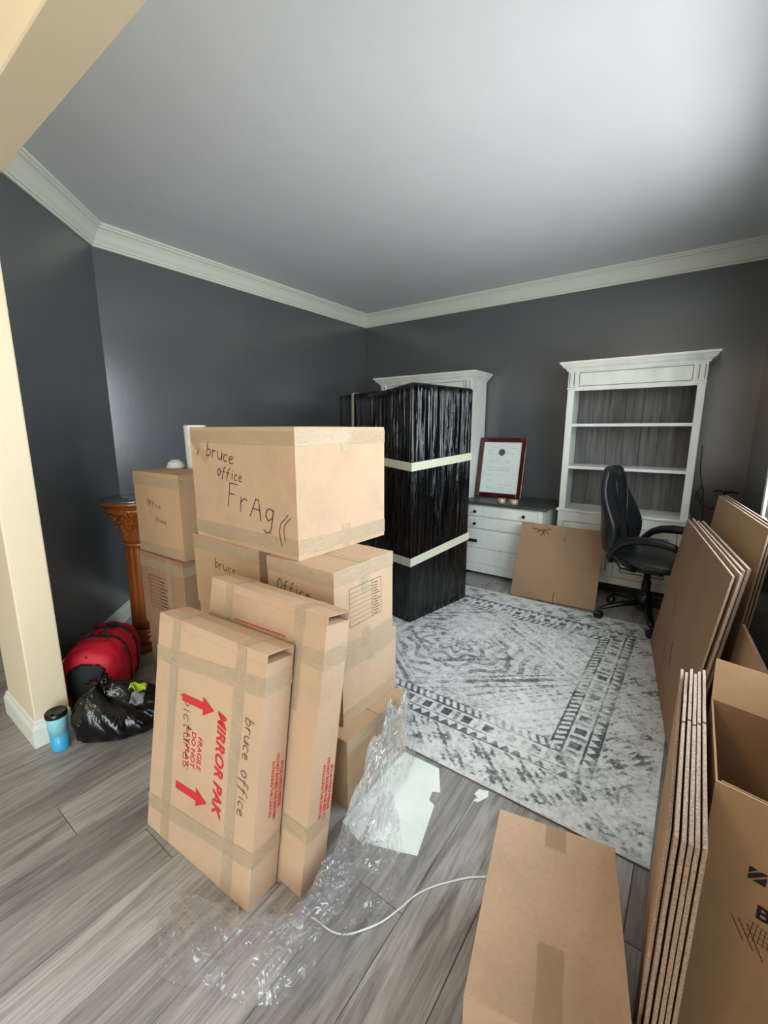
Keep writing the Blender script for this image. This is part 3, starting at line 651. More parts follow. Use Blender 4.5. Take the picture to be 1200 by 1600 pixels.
# ------------------------------------------------------------------ tall white bookcases and chest
def bookcase(label, x0, x1, yf, yb, group):
    W = x1-x0; D = yb-yf; r = thing('bookcase', label, 'bookcase', (x0, yf, .001), 0, group); f = M['furn']; H = 1.90; p = .052
    MB().box(0,0,.10, p,.03,1.74).build('front_post', f, r, bevel=.003); MB().box(W-p,0,.10, W,.03,1.74).build('front_post', f, r, bevel=.003)
    MB().box(0,.03,.10, .02,D,1.88).build('side_panel', f, r); MB().box(W-.02,.03,.10, W,D,1.88).build('side_panel', f, r)
    fz = MB().box(0,.004,1.715, W,.03,1.88); frz = fz.build('frieze', f, r, bevel=.002)
    MB().box(.085,.0015,1.750, W-.085,.0045,1.755).box(.085,.0015,1.857, W-.085,.0045,1.862).box(.085,.0015,1.755, .090,.0045,1.857).box(W-.090,.0015,1.755, W-.085,.0045,1.857).build('panel_moulding', M['furn_line'], frz)
    for a in (0, W-p-.012):
        MB().box(a,-.008,1.745, a+p+.012,.004,1.875).build('corner_block', f, r, bevel=.002)
        MB().box(a+.010,-.010,1.757, a+.016,-.0075,1.862).box(a+p-.006,-.010,1.757, a+p,-.0075,1.862).build('groove', M['furn_line'], r)
        MB().box(a-.004,-.012,1.728, a+p+.016,.006,1.742).build('collar', f, r, bevel=.002)
    cn = MB()
    for (o1, z1_, o2, z2_) in [(.012,1.875,.012,1.888),(.018,1.888,.032,1.906),(.041,1.906,.041,1.914),(.045,1.914,.056,1.932),(.064,1.932,.064,1.948)]:
        cn.add([(-o1,-o1,z1_),(W+o1,-o1,z1_),(W+o1,D,z1_),(-o1,D,z1_),(-o2,-o2,z2_),(W+o2,-o2,z2_),(W+o2,D,z2_),(-o2,D,z2_)], [(0,3,2,1),(4,5,6,7),(0,1,5,4),(1,2,6,5),(2,3,7,6),(3,0,4,7)])
    cn.build('cornice', f, r)
    nb = 7; bw = (W-.04)/nb
    for k in range(nb):
        MB().box(.02+k*bw+.0015, D-.014, .70, .02+(k+1)*bw-.0015, D-.004, 1.86).build('back_board', M['board'], r, bevel=.0015)
    MB().box(.02,D-.004,.11, W-.02,D,1.86).build('back_liner', M['furn_line'], r)
    for z_ in (1.085, 1.445): MB().box(.022,.018,z_-.024, W-.022,D-.016,z_).build('shelf', f, r, bevel=.002)
    MB().box(-.012,-.028,.690, W+.012,D,.712).build('counter', f, r, bevel=.003)
    MB().box(.0,-.012,.600, W,.0,.690).box(0,-.012,.10, p,0,.6).box(W-p,-.012,.10, W,0,.6).box(p,-.012,.10, W-p,0,.16).build('lower_frame', f, r, bevel=.002)
    MB().box(.02,0,.16, W-.02,.004,.6).build('lower_liner', M['furn_line'], r)
    dw = (W-2*p-.012)/2
    for k in range(2):
        a = p+.004+k*(dw+.004); dr = MB().box(a,-.016,.165, a+dw,-.001,.595).build('door', f, r, bevel=.002)
        MB().box(a+.05,-.020,.215, a+dw-.05,-.0165,.222).box(a+.05,-.020,.538, a+dw-.05,-.0165,.545).box(a+.05,-.020,.222, a+.057,-.0165,.538).box(a+dw-.057,-.020,.222, a+dw-.05,-.0165,.538).build('door_moulding', M['furn_line'], dr)
        kx = a+dw-.03 if k == 0 else a+.03
        MB().lathe([(.004,0),(.004,.012),(.012,.018),(.013,.024),(.006,.03)], 12, Matrix.Translation((kx,-.016,.40)) @ Matrix.Rotation(PI/2, 4, 'X')).build('knob', M['iron'], dr)
    for a in (0.0, W-.06): MB().box(a,-.01,0, a+.06,.05,.10).build('foot', f, r, bevel=.002); MB().box(a,D-.05,0, a+.06,D,.10).build('foot', f, r, bevel=.002)
    MB().box(.06,.04,.02, W-.06,.05,.10).build('toe_gap_shade', M['black_plastic'], r)  # black sheet standing in for the shade in the open toe gap
bookcase('tall white distressed bookcase with empty shelves behind the office chair', -.962, -.012, 3.98, 4.335, None)
bookcase('tall white bookcase mostly hidden behind the black wrapped furniture', -2.93, -1.845, 3.98, 4.335, None)

def chest():
    x0, x1, yf, yb = -1.80, -1.045, 3.80, 4.33; W = x1-x0; D = yb-yf
    r = thing('chest_of_drawers', 'white distressed chest of drawers with charcoal top between the two bookcases', 'chest', (x0,yf,.001)); f = M['furn']
    MB().box(.0,.012,.09, W,D,.695).build('body', f, r, bevel=.002)
    MB().box(-.02,-.025,.695, W+.035,D,.722).build('top', M['dark_top'], r, bevel=.004, seg=2)
    MB().box(-.004,-.012,.03, W+.006,.02,.10).box(-.004,.02,.03, .0,D,.1).box(W,.02,.03, W+.006,D,.1).build('plinth', f, r, bevel=.003)
    for a in (.02, W-.07): MB().box(a,0,0, a+.05,.05,.03).build('foot', M['black_plastic'], r)
    MB().box(W-.04,-.004,.10, W,.012,.695).box(0,-.004,.10, .03,.012,.695).build('front_post', f, r, bevel=.002)
    for z0, z1, kind in [(.575,.680,'k'),(.455,.562,'k'),(.115,.440,'p')]:
        dr = MB().box(.035,-.003,z0, W-.045,.0115,z1).build('drawer', f, r, bevel=.003)
        if kind == 'k':
            for kx in (.13, W-.16): MB().lathe([(.005,0),(.005,.012),(.014,.018),(.015,.024),(.007,.030)], 14, Matrix.Translation((kx,-.003,(z0+z1)/2)) @ Matrix.Rotation(PI/2, 4, 'X')).build('knob', M['iron'], dr)
            MB().box(.05,-.005,z0+.008, W-.06,-.0032,z0+.011).build('bead', M['furn_line'], dr)
        else:
            for kx in (.10, W-.14):
                MB().tube([(kx-.045,-.003,.335),(kx-.045,-.028,.335),(kx-.035,-.032,.335),(kx+.035,-.032,.335),(kx+.045,-.028,.335),(kx+.045,-.003,.335)], .006, 8).box(kx-.055,-.005,.322, kx+.055,-.0032,.352).build('pull', M['iron'], dr)
            MB().box(.05,-.005,.270, W-.06,-.0032,.273).build('bead', M['furn_line'], dr)
chest()

# framed certificate
r = thing('framed_certificate', 'certificate with dark seal in cherry wood frame leaning on the wall above the chest', 'picture frame', (-1.835,4.12,.7255), math.radians(1.5))
T = Matrix.Rotation(math.radians(-10.5), 4, 'X'); fw, fh, b = .475, .600, .045
MB().box(0,0,0, b,.022,fh, T).box(fw-b,0,0, fw,.022,fh, T).box(b,0,0, fw-b,.022,b, T).box(b,0,fh-b, fw-b,.022,fh, T).build('frame', M['cherry'], r, bevel=.005, seg=2)
MB().box(b,.010,b, fw-b,.018,fh-b, T).build('certificate', M['paper'], r)
RX = T @ Matrix.Rotation(PI/2, 4, 'X')
MB().lathe([(.0,.0),(.031,.0),(.033,.0015),(.026,.0022),(.0,.0022)], 28, RX @ Matrix.Translation((fw/2,.455,-.0095))).build('seal', mat('seal_ink', S(84,88,84), .6), r)
mb = MB(); rd = random.Random(3)
for z_, seg in [(.50,[(.12,.20),(.33,.38)]),(.47,[(.09,.15)]),(.44,[(.10,.14),(.34,.36)]),(.375,[(.11,.22),(.28,.34)]),(.355,[(.11,.22),(.27,.33)]),(.30,[(.10,.34)]),(.275,[(.11,.33)]),(.225,[(.11,.16),(.22,.28)]),(.17,[(.10,.17)]),(.13,[(.25,.36)]),(.10,[(.10,.15),(.24,.30)])]:
    for a, c in seg: mb.ribbon([(a+k*(c-a)/8, z_+rd.uniform(-.003,.003)) for k in range(9)], .0035, RX, z=-.0096)
mb.build('faded_writing', mat('faded_ink', S(186,190,184), .8), r)
for i, (x_, y_, lb) in enumerate([(-1.43,3.80,'left one of two small pale cups on the chest in front of the certificate'),(-1.315,3.80,'right one of two small pale cups on the chest in front of the certificate')]):
    c = thing('tealight_cup', lb, 'cup', (x_, y_+.02, .7235), 0)
    MB().lathe([(.0,0),(.030,0),(.036,.01),(.038,.045),(.034,.046),(.032,.012),(.0,.010)], 24).build('cup', M['cup'], c); MB().lathe([(.0,.0102),(.031,.0125),(.032,.032),(.0,.034)], 20).build('wax', M['paper'], c)

# ------------------------------------------------------------------ black film wrapped furniture
def wrapped(label, P, yaw, w_, d, h, z0, tapes, droop=.03, seed=1):
    r = thing('wrapped_furniture', label, 'wrapped furniture', (P[0],P[1],z0), math.radians(yaw)); rd = random.Random(seed)
    def ring(z, ins=0.0):
        pts = []; n_ = 60
        for side, (p, q_, nx, ny) in enumerate([((-w_,0),(0,0),0,-1),((0,0),(0,d),1,0),((0,d),(-w_,d),0,1),((-w_,d),(-w_,0),-1,0)]):
            for k in range(n_):
                u = k/n_; x_ = p[0]+(q_[0]-p[0])*u; y_ = p[1]+(q_[1]-p[1])*u
                e_ = math.sin(PI*u)**.5 if 0 < u < 1 else 0
                k2 = (side*n_+k); bmp = (.0045*math.sin(k2*1.9+2*math.sin(z*3+k2*.3))+.004*math.sin(k2*3.7+z*5+seed))*e_
                cx, cy = -w_/2, d/2; s_ = 1-ins
                zz = z-droop*max(0, (z-h*.8)/(h*.2))*(1-min(1, abs((x_+w_/2)/(w_/2))) * 0 + 0)*max(0, -x_/w_)
                pts.append((cx+(x_+nx*bmp-cx)*s_, cy+(y_+ny*bmp-cy)*s_, zz))
        return pts
    zs = [0]+[h*(k+1)/26 for k in range(25)]+[h-.012, h]
    rings = [ring(z, .0) for z in zs[:-1]]+[ring(h, .03), ring(h+.002, .35), ring(h+.001, .9)]
    MB().loft(rings).build('film_wrapping', M['black_wrap'], r)
    for (za, zb, zc, wd) in tapes:   # heights at left end, front corner and rear of the right side
        mb = MB(); o_2 = .008
        path = [(-w_-o_2,-o_2,za),(-w_*.5,-o_2,(za+zb)/2),(o_2,-o_2,zb),(o_2,d*.5,(zb+zc)/2),(o_2,d+o_2,zc)]
        mb.loft([[(a,b_,c_-wd/2),(a,b_,c_+wd/2)] for a, b_, c_ in path], closed=False, smooth=False)
        mb.build('tape_band', M['tape_band'], r, solid=.0015)
    return r
wrapped('tall cabinet wrapped in glossy black film with pale tape bands, standing on the rug', (-1.574,2.487), -9.7, .45, .69, 1.695, .0105, [(1.175,1.135,1.180,.058),(.47,.457,.535,.062)], .06)
wt = wrapped('lower black film wrapped furniture with vertical tape strip, behind the tall wrapped cabinet', (-2.10,2.80), -24, .72, .28, 1.69, .0105, [], .0, 5)
MB().loft([[(-.44,-.012,.9),(-.395,-.012,.9)],[(-.44,-.012,1.68),(-.395,-.012,1.68)],[(-.44,-.004,1.698),(-.395,-.004,1.698)],[(-.44,.2,1.698),(-.395,.2,1.698)]], closed=False, smooth=False).build('tape_band', M['tape_band'], wt, solid=.0015)

# ------------------------------------------------------------------ office chair
def chair():
    r = thing('office_chair', 'black leather high-back office chair with looped arms in front of the right bookcase', 'chair', (-.205,3.555,.0105), math.radians(-14)); le = M['leather']; bp = M['black_plastic']
    # backrest: lofted shell, local +x is the direction the chair faces
    zs = [.47,.50,.56,.64,.72,.80,.88,.96,1.03,1.08,1.11,1.125]
    hw = [.17,.21,.235,.25,.255,.25,.23,.20,.165,.14,.115,.06]; cxs = [-.225,-.235,-.25,-.262,-.272,-.282,-.292,-.302,-.310,-.314,-.316,-.316]; tk = [.045,.055,.062,.062,.055,.046,.042,.038,.038,.040,.034,.015]
    rings = []
    for z, a, cx, t in zip(zs, hw, cxs, tk):
        R_ = []
        for j in range(36):
            q_ = 2*PI*j/36; c_, s_ = math.cos(q_), math.sin(q_); e_ = .65
            y_ = a*math.copysign(abs(s_)**e_, s_); x_ = t*math.copysign(abs(c_)**e_, c_)
            wing = .11*(abs(y_)/a)**3*max(.12, 1-abs(z-.68)/.30)
            groove = -.012 if (c_ > 0 and .35 < abs(y_)/a < .5) else 0
            R_.append((cx+x_+wing+groove, y_, z))
        rings.append(R_)
    bk = MB().loft(rings).build('backrest', le, r, subsurf=1)
    for s_ in (-1, 1):
        MB().tube([(-.268+.012,s_*.085,1.07),(-.235,s_*.10,.98),(-.218,s_*.075,.85),(-.202,s_*.05,.72),(-.186,s_*.09,.60)], .006, 8).build('seam_piping', bp, bk)
    # seat
    rings = []
    for x_, a, t in [(-.22,.15,.02),(-.205,.20,.038),(-.12,.235,.046),(0,.25,.05),(.12,.25,.05),(.21,.235,.042),(.25,.20,.026),(.262,.15,.010)]:
        rings.append([(x_, a*math.copysign(abs(math.cos(q_))**.6, math.cos(q_)), .465+t*math.copysign(abs(math.sin(q_))**.7, math.sin(q_))+(.012 if math.sin(q_) > 0 else 0)) for q_ in [2*PI*j/28 for j in range(28)]])
    MB().loft(rings).build('seat', le, r, subsurf=1)
    MB().tube([(-.275,0,.60),(-.270,0,.50),(-.235,0,.425),(-.16,0,.402),(-.02,0,.400),(.12,0,.402)], [.03,.05,.06,.055,.05,.03], 14, flat=.45).build('back_bracket', bp, r)
    MB().box(-.12,-.10,.378, .12,.10,.408).build('mechanism', bp, r, bevel=.01)
    MB().tube([(.02,.09,.39),(.02,.20,.375),(.02,.25,.37)], .006, 8).build('lever', bp, r)
    for s_ in (-1, 1):
        y_ = s_*.275
        ar_ = MB().tube([(-.175,s_*.235,.455),(-.165,y_,.50),(-.14,y_,.555),(-.09,y_,.61),(-.03,y_,.64),(.05,y_,.655),(.14,y_,.655),(.22,y_,.640),(.26,y_,.612)], [.018,.022,.024,.027,.03,.032,.032,.028,.018], 14, flat=.75).build('armrest', bp, r)
        MB().tube([(-.155,y_,.53),(-.08,y_,.44),(.0,s_*.24,.43)], [.016,.016,.018], 10).build('arm_strut', bp, ar_)
    MB().lathe([(.045,.20),(.045,.22),(.030,.225),(.030,.30),(.022,.305),(.022,.385)], 20).build('gas_column', bp, r)
    MB().lathe([(.052,.075),(.058,.09),(.055,.19),(.045,.21)], 24).build('base_hub', bp, r)
    lg = None
    for k in range(5):
        a = math.radians(-62+72*k); c_, s_ = math.cos(a), math.sin(a)
        MB().tube([(.03*c_,.03*s_,.135),(.16*c_,.16*s_,.120),(.28*c_,.28*s_,.088),(.315*c_,.315*s_,.075)], [.034,.028,.022,.016], 10, flat=.7).build('leg', bp, r)
        cs = MB(); mt = Matrix.Translation((.318*c_,.318*s_,.030)) @ Matrix.Rotation(a+.6, 4, 'Z') @ Matrix.Rotation(PI/2, 4, 'X')
        cs.lathe([(.0,-.024),(.026,-.024),(.030,-.018),(.030,-.006),(.018,-.005),(.018,.005),(.030,.006),(.030,.018),(.026,.024),(.0,.024)], 20, mt)
        cs.tube([(.315*c_,.315*s_,.045),(.315*c_,.315*s_,.08)], .010, 8); cs.build('caster', bp, r)
chair()

# ------------------------------------------------------------------ carved pedestal
def pedestal():
    r = thing('carved_pedestal', 'carved oak column pedestal with round glass-topped plate in the left corner', 'pedestal', (-2.825,1.245,.001), 0); o = M['oak']
    MB().box(-.125,-.125,0, .125,.125,.04).build('plinth', o, r, bevel=.006, seg=2)
    MB().lathe([(.12,.0405),(.125,.055),(.12,.07),(.112,.078),(.116,.09),(.112,.104),(.106,.112),(.110,.124),(.104,.135)], 36).build('base_moulding', o, r)
    MB().lathe([(.104-.014*k/12, .136+.544*k/12) for k in range(13)], 96, None, lambda a, z: 1-.07*max(0, math.cos(a*12))**.6).build('shaft', o, r)
    MB().lathe([(.092,.681),(.100,.687),(.100,.70),(.090,.706)], 40).build('neck_ring', o, r)
    MB().lathe([(.088,.707),(.090,.75),(.098,.80),(.115,.85),(.140,.885),(.160,.905),(.165,.925)], 64, None, lambda a, z: 1+.03*math.cos(a*8)+.015*math.cos(a*16)).build('capital', o, r)
    for row, (n_, zz, r0, r1, hh) in enumerate([(8,.715,.084,.125,.13),(8,.80,.100,.175,.10)]):
        for k in range(n_):
            a = 2*PI*(k+.5*row)/n_; Rz = Matrix.Rotation(a, 4, 'Z')
            def lf(u, v):
                wd = .034*(math.sin(PI*min(.96, .18+u*.8))**.8)*(1+.22*math.cos(u*24)); y_ = (v-.5)*2*wd; t_ = u
                x_ = r0+(r1-r0)*t_**2.2+.012*math.sin(PI*v)+.006*math.cos(v*18); z_ = zz+hh*(t_ if t_ < .85 else .85-(t_-.85)*1.2)
                return (x_, y_, z_)
            MB().grid(lf, 10, 8, mtx=Rz).build('acanthus_leaf', o, r, solid=-.006)
    for k in range(4):
        a = PI/4+k*PI/2; mb = MB(); pts = []
        for i in range(22): q_ = i*.42; rr = .026*(1-i/26); pts.append((.150+.0+rr*math.cos(q_), rr*math.sin(q_)*.0, .895+rr*math.sin(q_)))
        mb.tube([tuple(Matrix.Rotation(a, 4, 'Z') @ Vector(p)) for p in pts], .007, 8).build('volute', o, r)
    MB().lathe([(.165,.9255),(.180,.93),(.172,.94),(.190,.946),(.196,.955),(.196,.966),(.188,.972)], 48, None, lambda a, z: 1+.006*math.cos(a*24) if z < .945 else 1).build('top_plate', o, r)
    MB().lathe([(.0,.9725),(.192,.9725),(.194,.976),(.192,.980),(.0,.980)], 48).build('glass_top', M['tabletop_glass'], r)
pedestal()

# paper roll and white lid on the left column
r = thing('paper_roll', 'upright roll of white paper towel standing on the left column of cartons', 'paper roll', (-2.315,1.37,1.1815))
MB().lathe([(.052,0),(.054,.01),(.055,.10),(.057,.20),(.058,.236),(.056,.240),(.020,.240),(.019,.238),(.019,.002),(.052,0)], 40, None, lambda a, z: 1+.012*math.sin(a*3+z*20)).build('roll', M['towel'], r)
MB().lathe([(.0185,.001),(.0185,.237),(.0165,.237),(.0165,.001),(.0185,.001)], 20, caps=False).build('core', M['card3'], r)
r = thing('white_cap', 'small white ribbed cap lying beside the paper roll on the left column', 'cap', (-2.42,1.30,1.1815))
MB().lathe([(.048,0),(.050,.008),(.047,.016),(.044,.018),(.042,.030),(.036,.036),(.030,.037),(.024,.046),(.0,.048)], 40, None, lambda a, z: 1+.01*math.cos(a*20)).build('cap', M['trim'], r)

# ------------------------------------------------------------------ tumbler, duffel bag, bin bag
r = thing('travel_tumbler', 'pale blue travel tumbler with black lid on the floor by the beige pillar', 'tumbler', (-2.165,.520,.001), 0); r.scale = (.88,.88,.98)
MB().lathe([(.0,0),(.036,0),(.0375,.004),(.0405,.078)], 36).build('lower_body', M['tumbler_low'], r)
MB().lathe([(.0405,.0782),(.045,.150),(.046,.160),(.0455,.163)], 36).build('upper_body', M['tumbler_top'], r)
MB().lathe([(.047,.1632),(.048,.168),(.047,.182),(.042,.186),(.036,.182),(.0,.181)], 36).build('lid', M['black_plastic'], r)
MB().box(-.014,-.045,.181, .014,-.02,.190, Matrix.Rotation(.5, 4, 'Z')).build('sip_tab', M['black_plastic'], r, bevel=.003)

def duffel():
    r = thing('duffel_bag', 'red and black nylon duffel bag between the pillar and the pedestal', 'duffel bag', (-2.475,.835,.001), math.radians(-40))
    L, Wd, H = .205, .140, .33
    def sec(u, sc_=1.0, lift=0):
        k = (1-abs(u)**4)**.5*.35+.65 if abs(u) < 1 else .65
        R_ = []
        for j in range(40):
            q_ = 2*PI*j/40; c_, s_ = math.cos(q_), math.sin(q_)
            y_ = Wd*k*math.copysign(abs(c_)**.75, c_)*sc_; z_ = H/2+H/2*(k if s_ > 0 else 1)*math.copysign(abs(s_)**.7, s_)*sc_
            z_ = max(.002, z_+.010*vn(u*3, c_*2, s_*2, 2.0)); R_.append((L*u, y_+.008*vn(u*4, s_*3, 1, 2.2), z_))
        return R_
    body = MB().loft([sec(-1+2*i/28) for i in range(29)]).build('bag_body', M['red_cloth'], r)
    for s_ in (-1, 1):
        e_ = [[(x_+s_*.012*(1-t)*1.0, y_*(.96*t+.02), H/2+(z_-H/2)*(.96*t+.02)) for x_, y_, z_ in sec(s_*1.0)] for t in (1, .8, .5, .1)]
        MB().loft([[(x_+s_*.006, y_, z_) for x_, y_, z_ in ring] for ring in e_]).build('end_panel', M['black_cloth'], r)
    # black lower side panel and web straps
    mb = MB()
    rings = []
    for i in range(15):
        u = -1+2*i/14; rings.append([(x_, y_*1.02, z_) for (x_, y_, z_) in sec(u)[26:35]])
    mb.loft(rings, closed=False); mb.build('side_panel', M['black_cloth'], r, solid=.004)
    def strap(u, w_=.018):
        a, b = sec(u-w_/L/2, 1.025), sec(u+w_/L/2, 1.025); m_ = MB()
        m_.loft([a, b], caps=False); m_.build('strap', M['black_cloth'], r, solid=.003)
    strap(-.38); strap(.22)
    for s_ in (-1, 1):
        MB().tube([(-.08,s_*.06,H-.012),(-.075,s_*.05,H+.02),(-.02,s_*.03,H+.038),(.03,s_*.03,H+.032),(.05,s_*.06,H-.012)], .008, 8).build('handle', M['black_cloth'], r)
    MB().tube([(-.2,0,H*.90),(0,0,H+.006),(.2,0,H*.90)], .004, 6).build('zip', M['black_plastic'], r)
duffel()

def bin_bag():
    r = thing('bin_bag', 'slumped glossy black plastic bag on the floor in front of the red duffel', 'plastic bag', (-2.065,.775,.001), math.radians(66))
    prof = [(.02,0),(.80,.004),(.97,.03),(1.0,.07),(.93,.12),(.80,.165),(.62,.20),(.45,.225),(.30,.24),(.18,.255),(.10,.275)]
    rings = []
    n_ = 72
    for k, (s_, z_) in enumerate(prof):
        R_ = []
        for j in range(n_):
            q_ = 2*PI*j/n_; pl = 1+(.05*math.sin(q_*9+1.3*math.sin(q_*4))+.035*math.sin(q_*17+z_*20))*(1 if k > 1 else .2)
            x_ = .205*s_*pl*math.cos(q_)+.015*s_*math.sin(3*q_); y_ = .125*s_*pl*math.sin(q_)
            R_.append((x_-.10*max(0, z_-.07)/.2, y_+.02*max(0, z_-.1)/.15, z_*.82*(1+.16*math.sin(q_*2+.6)*(k > 2))+.006*vn(x_*9, y_*9, z_*9, 3)*(k > 1)))
        rings.append(R_)
    MB().loft(rings).build('bag_skin', M['bag'], r)
    t = MB()
    for k in range(6):
        a = k*PI/3; t.tube([(-.11,.02,.26),(-.11+.02*math.cos(a),.02+.02*math.sin(a),.29),(-.11+.055*math.cos(a),.02+.05*math.sin(a),.30+.01*math.sin(k*2))], [.012,.010,.018], 8, flat=.3)
    t.build('gathered_neck', M['bag'], r).location.z = -.045
bin_bag()
pk = MB().grid(lambda u, v: ((u-.5)*.07, (v-.5)*.035+.008*math.sin(u*9), .012*math.sin(u*7+v*4)+.010*math.sin(v*9)), 14, 8)
o = tag(pk.build('snack_packet', M['lime'], solid=.002), 'crumpled lime green packet on top of the black plastic bag', 'packet'); o.location = (-1.985,.79,.225); o.rotation_euler = (.6, .3, .9)
pk = MB().grid(lambda u, v: ((u-.5)*.055, (v-.5)*.05+.004*math.sin(u*9), .010*math.sin(u*6+v*5)+.006*math.sin(v*8)), 12, 8)
o = tag(pk.build('plastic_scrap', M['grey_plastic'], solid=.0015), 'grey scrap of plastic resting on the black bag below the lime packet', 'scrap'); o.location = (-1.945,.765,.195); o.rotation_euler = (.9, .3, 1.0)

# ------------------------------------------------------------------ zebra sofa seen past the pillar
r = thing('zebra_sofa', 'zebra patterned sofa with orange wooden rail and bun feet, beyond the pillar at left', 'sofa', (-3.20,.62,.001), math.radians(-8))
MB().box(-1.0,-.02,.11, .0,.36,.17).build('wood_rail', mat('honey_wood', S(190,120,50), .4), r, bevel=.012, seg=2)
for a, b_ in ((-.05,.02),(-.05,.32),(-.95,.02),(-.95,.32)): MB().lathe([(.02,0),(.035,.01),(.045,.04),(.035,.08),(.02,.11)], 20, Matrix.Translation((a,b_,0))).build('bun_foot', bpy.data.materials['honey_wood'], r)
MB().box(-.98,.0,.1705, -.02,.35,.40).build('cushion', M['zebra'], r, bevel=.04, seg=4); MB().box(-.17,.0,.4005, -.02,.35,.56).build('arm', M['zebra'], r, bevel=.04, seg=4); MB().box(-.98,.28,.4005, -.18,.36,.75).build('back_cushion', M['zebra'], r, bevel=.03, seg=3)

# ------------------------------------------------------------------ papers, scraps, cord, clear film
def flat_paper(name, label, pts, z, m='paper', cat='paper', curl=.0):
    me = MB(); n_ = len(pts); cx = sum(p[0] for p in pts)/n_; cy = sum(p[1] for p in pts)/n_
    me.prism([(x_-cx, y_-cy) for x_, y_ in pts], 0, .0012)
    o = me.build(name, M[m]); o.location = (cx, cy, z); return tag(o, label, cat)
flat_paper('paper_sheet', 'large white sheet of paper with a notched edge on the floor beside the clear film', [(-.905,1.40),(-.900,.98),(-.80,.955),(-.611,1.03),(-.662,1.235),(-.690,1.245),(-.700,1.285),(-.672,1.30),(-.735,1.405)], .0008)
flat_paper('paper_sheet', 'smaller white sheet lying on the large one at its near corner', [(-.800,.958),(-.618,1.034),(-.650,1.130),(-.835,1.095)], .0026)
flat_paper('paper_scrap', 'torn white paper scrap on the floor at the front edge of the rug', [(-.556,1.405),(-.520,1.418),(-.513,1.39),(-.535,1.345),(-.553,1.342),(-.543,1.365),(-.562,1.372)], .0008, cat='scrap')

pts = [(-.768,.690),(-.735,.695),(-.695,.698),(-.654,.716),(-.615,.762),(-.587,.808),(-.565,.87),(-.549,.922),(-.520,.972),(-.487,1.013),(-.44,1.065),(-.391,1.105),(-.36,1.15),(-.345,1.22)]
def smooth(P, k=4):
    P = [Vector(p) for p in P]; out = []
    for i in range(len(P)-1):
        p0, p1, p2, p3 = P[max(i-1,0)], P[i], P[i+1], P[min(i+2,len(P)-1)]
        for j in range(k):
            t = j/k; out.append(.5*((2*p1)+(-p0+p2)*t+(2*p0-5*p1+4*p2-p3)*t*t+(-p0+3*p1-3*p2+p3)*t**3))
    return out+[P[-1]]
tag(MB().tube(smooth([(x_, y_, .0035) for x_, y_ in pts]), .0026, 8).build('power_cord', M['white_cord']), 'thin white cord curving across the floor from the clear film to the foreground carton', 'cord')

# crumpled transparent film
def film_piece(name, path, parent, seed, nu=150, nv=36):
    r_ = random.Random(seed); n_ = len(path)-1; ph = [r_.uniform(0, 6) for _ in range(8)]
    P = [Vector(p[:3]) for p in path]; Wd = [p[3] for p in path]; Sm = smooth(P, 12)
    def fn(u, v):
        i = min(int(u*(len(Sm)-1)), len(Sm)-2); c = Sm[i].lerp(Sm[i+1], u*(len(Sm)-1)-i); t = (Sm[i+1]-Sm[i]); t = Vector((t.x, t.y, 0)).normalized(); s_ = Vector((-t.y, t.x, 0))
        k = u*n_; j = min(int(k), n_-1); wd = Wd[j]+(Wd[j+1]-Wd[j])*(k-j); x_ = (v-.5)*2
        edge = 1+.18*math.sin(u*31+ph[0])*(.5+.5*x_)+.15*math.sin(u*19+ph[1])
        fold = math.sin(x_*7+5*math.sin(u*6+ph[2])+ph[3])*.5+math.sin(x_*13+u*22+ph[4])*.3+math.sin(u*47+x_*9+ph[5])*.25+math.sin(u*83-x_*21+ph[6])*.12
        arch = 1-abs(x_)**2.2
        z_ = max(.003, c.z*arch+(.016+.16*c.z)*fold*(.35+.65*arch)+.006)
        cr_ = abs(math.sin(u*23+x_*6+ph[1]))+abs(math.sin(u*37-x_*11+ph[2]))+abs(math.sin(u*9+x_*17+ph[4])); z_ += (.004+.02*c.z)*(cr_-1.6)*(.3+.7*arch); z_ = max(.003, z_)
        p = c+s_*wd*x_*edge+t*.012*math.sin(x_*11+u*29+ph[7]); return (p.x, p.y, z_)
    return MB().grid(fn, nu, nv).build(name, M['film'], parent)
r = thing('clear_plastic_film', 'crumpled clear plastic film trailing over the floor at the foot of the cartons', 'plastic film')
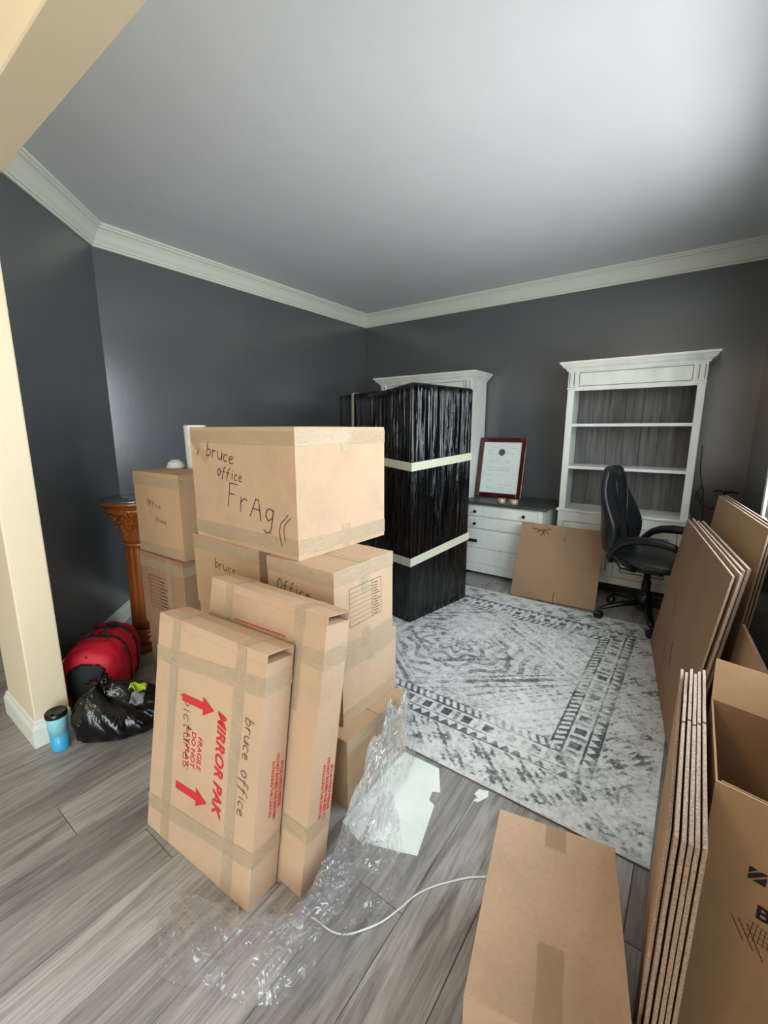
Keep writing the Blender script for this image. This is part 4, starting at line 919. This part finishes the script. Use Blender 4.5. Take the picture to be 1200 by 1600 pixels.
film_piece('film_sheet', [(-1.12,.455,.015,.045),(-1.00,.470,.035,.095),(-.90,.495,.05,.10),(-.79,.555,.06,.095),(-.73,.67,.08,.09),(-.695,.80,.11,.09),(-.69,.90,.13,.085),(-.73,1.02,.18,.07)], r, 1)
film_piece('film_sheet', [(-.735,.72,.06,.04),(-.765,.86,.16,.045),(-.800,1.0,.24,.05),(-.835,1.14,.30,.05),(-.855,1.26,.32,.045),(-.86,1.36,.27,.035)], r, 5, 70, 24)
film_piece('film_sheet', [(-.80,.60,.03,.04),(-.765,.66,.06,.045),(-.755,.74,.11,.04),(-.755,.84,.16,.03)], r, 9, 60, 20)

# cords and strap hanging beside the bookcase
r = thing('hanging_cord', 'thin dark cord hanging down the wall right of the bookcase', 'cord', (.016,4.34,0))
MB().tube(smooth([(0,0,1.27),(.004,-.005,1.2),(.012,-.004,1.05),(.045,-.006,.9),(.06,-.008,.75),(.075,-.006,.55)]), .0028, 8).build('cord', M['black_plastic'], r); MB().tube([(0,.012,1.24),(0,-.01,1.24),(0,-.012,1.255)], .003, 8).build('hook', M['iron'], r)
r = thing('leather_strap', 'reddish brown looped strap hanging on the wall beside the bookcase', 'strap', (.06,4.32,0))
MB().tube(smooth([(-.02,0,.93),(-.035,-.01,.89),(-.02,-.012,.85),(0,-.01,.81),(.03,-.012,.79),(.055,-.015,.775),(.10,-.012,.785),(.14,-.01,.78)]), [.010]*29, 8, flat=.5).build('strap', M['redwood'], r)
MB().tube(smooth([(-.02,0,.93),(.0,-.01,.915),(.005,-.012,.88),(.0,-.01,.84),(.02,-.01,.80)]), .007, 8, flat=.5).build('loop', M['redwood'], r)
r = thing('wall_bracket', 'small black metal bracket on the back wall above the tallest flattened cartons', 'bracket', (.20,4.33,.89))
MB().tube([(-.07,0,.02),(-.03,-.02,.03),(0,-.03,.01),(.05,-.02,.028),(.08,0,.015)], .010, 8, flat=.5).tube([(0,.02,-.02),(0,-.04,.0),(.005,-.05,.03)], .007, 8).build('bracket', M['iron'], r)
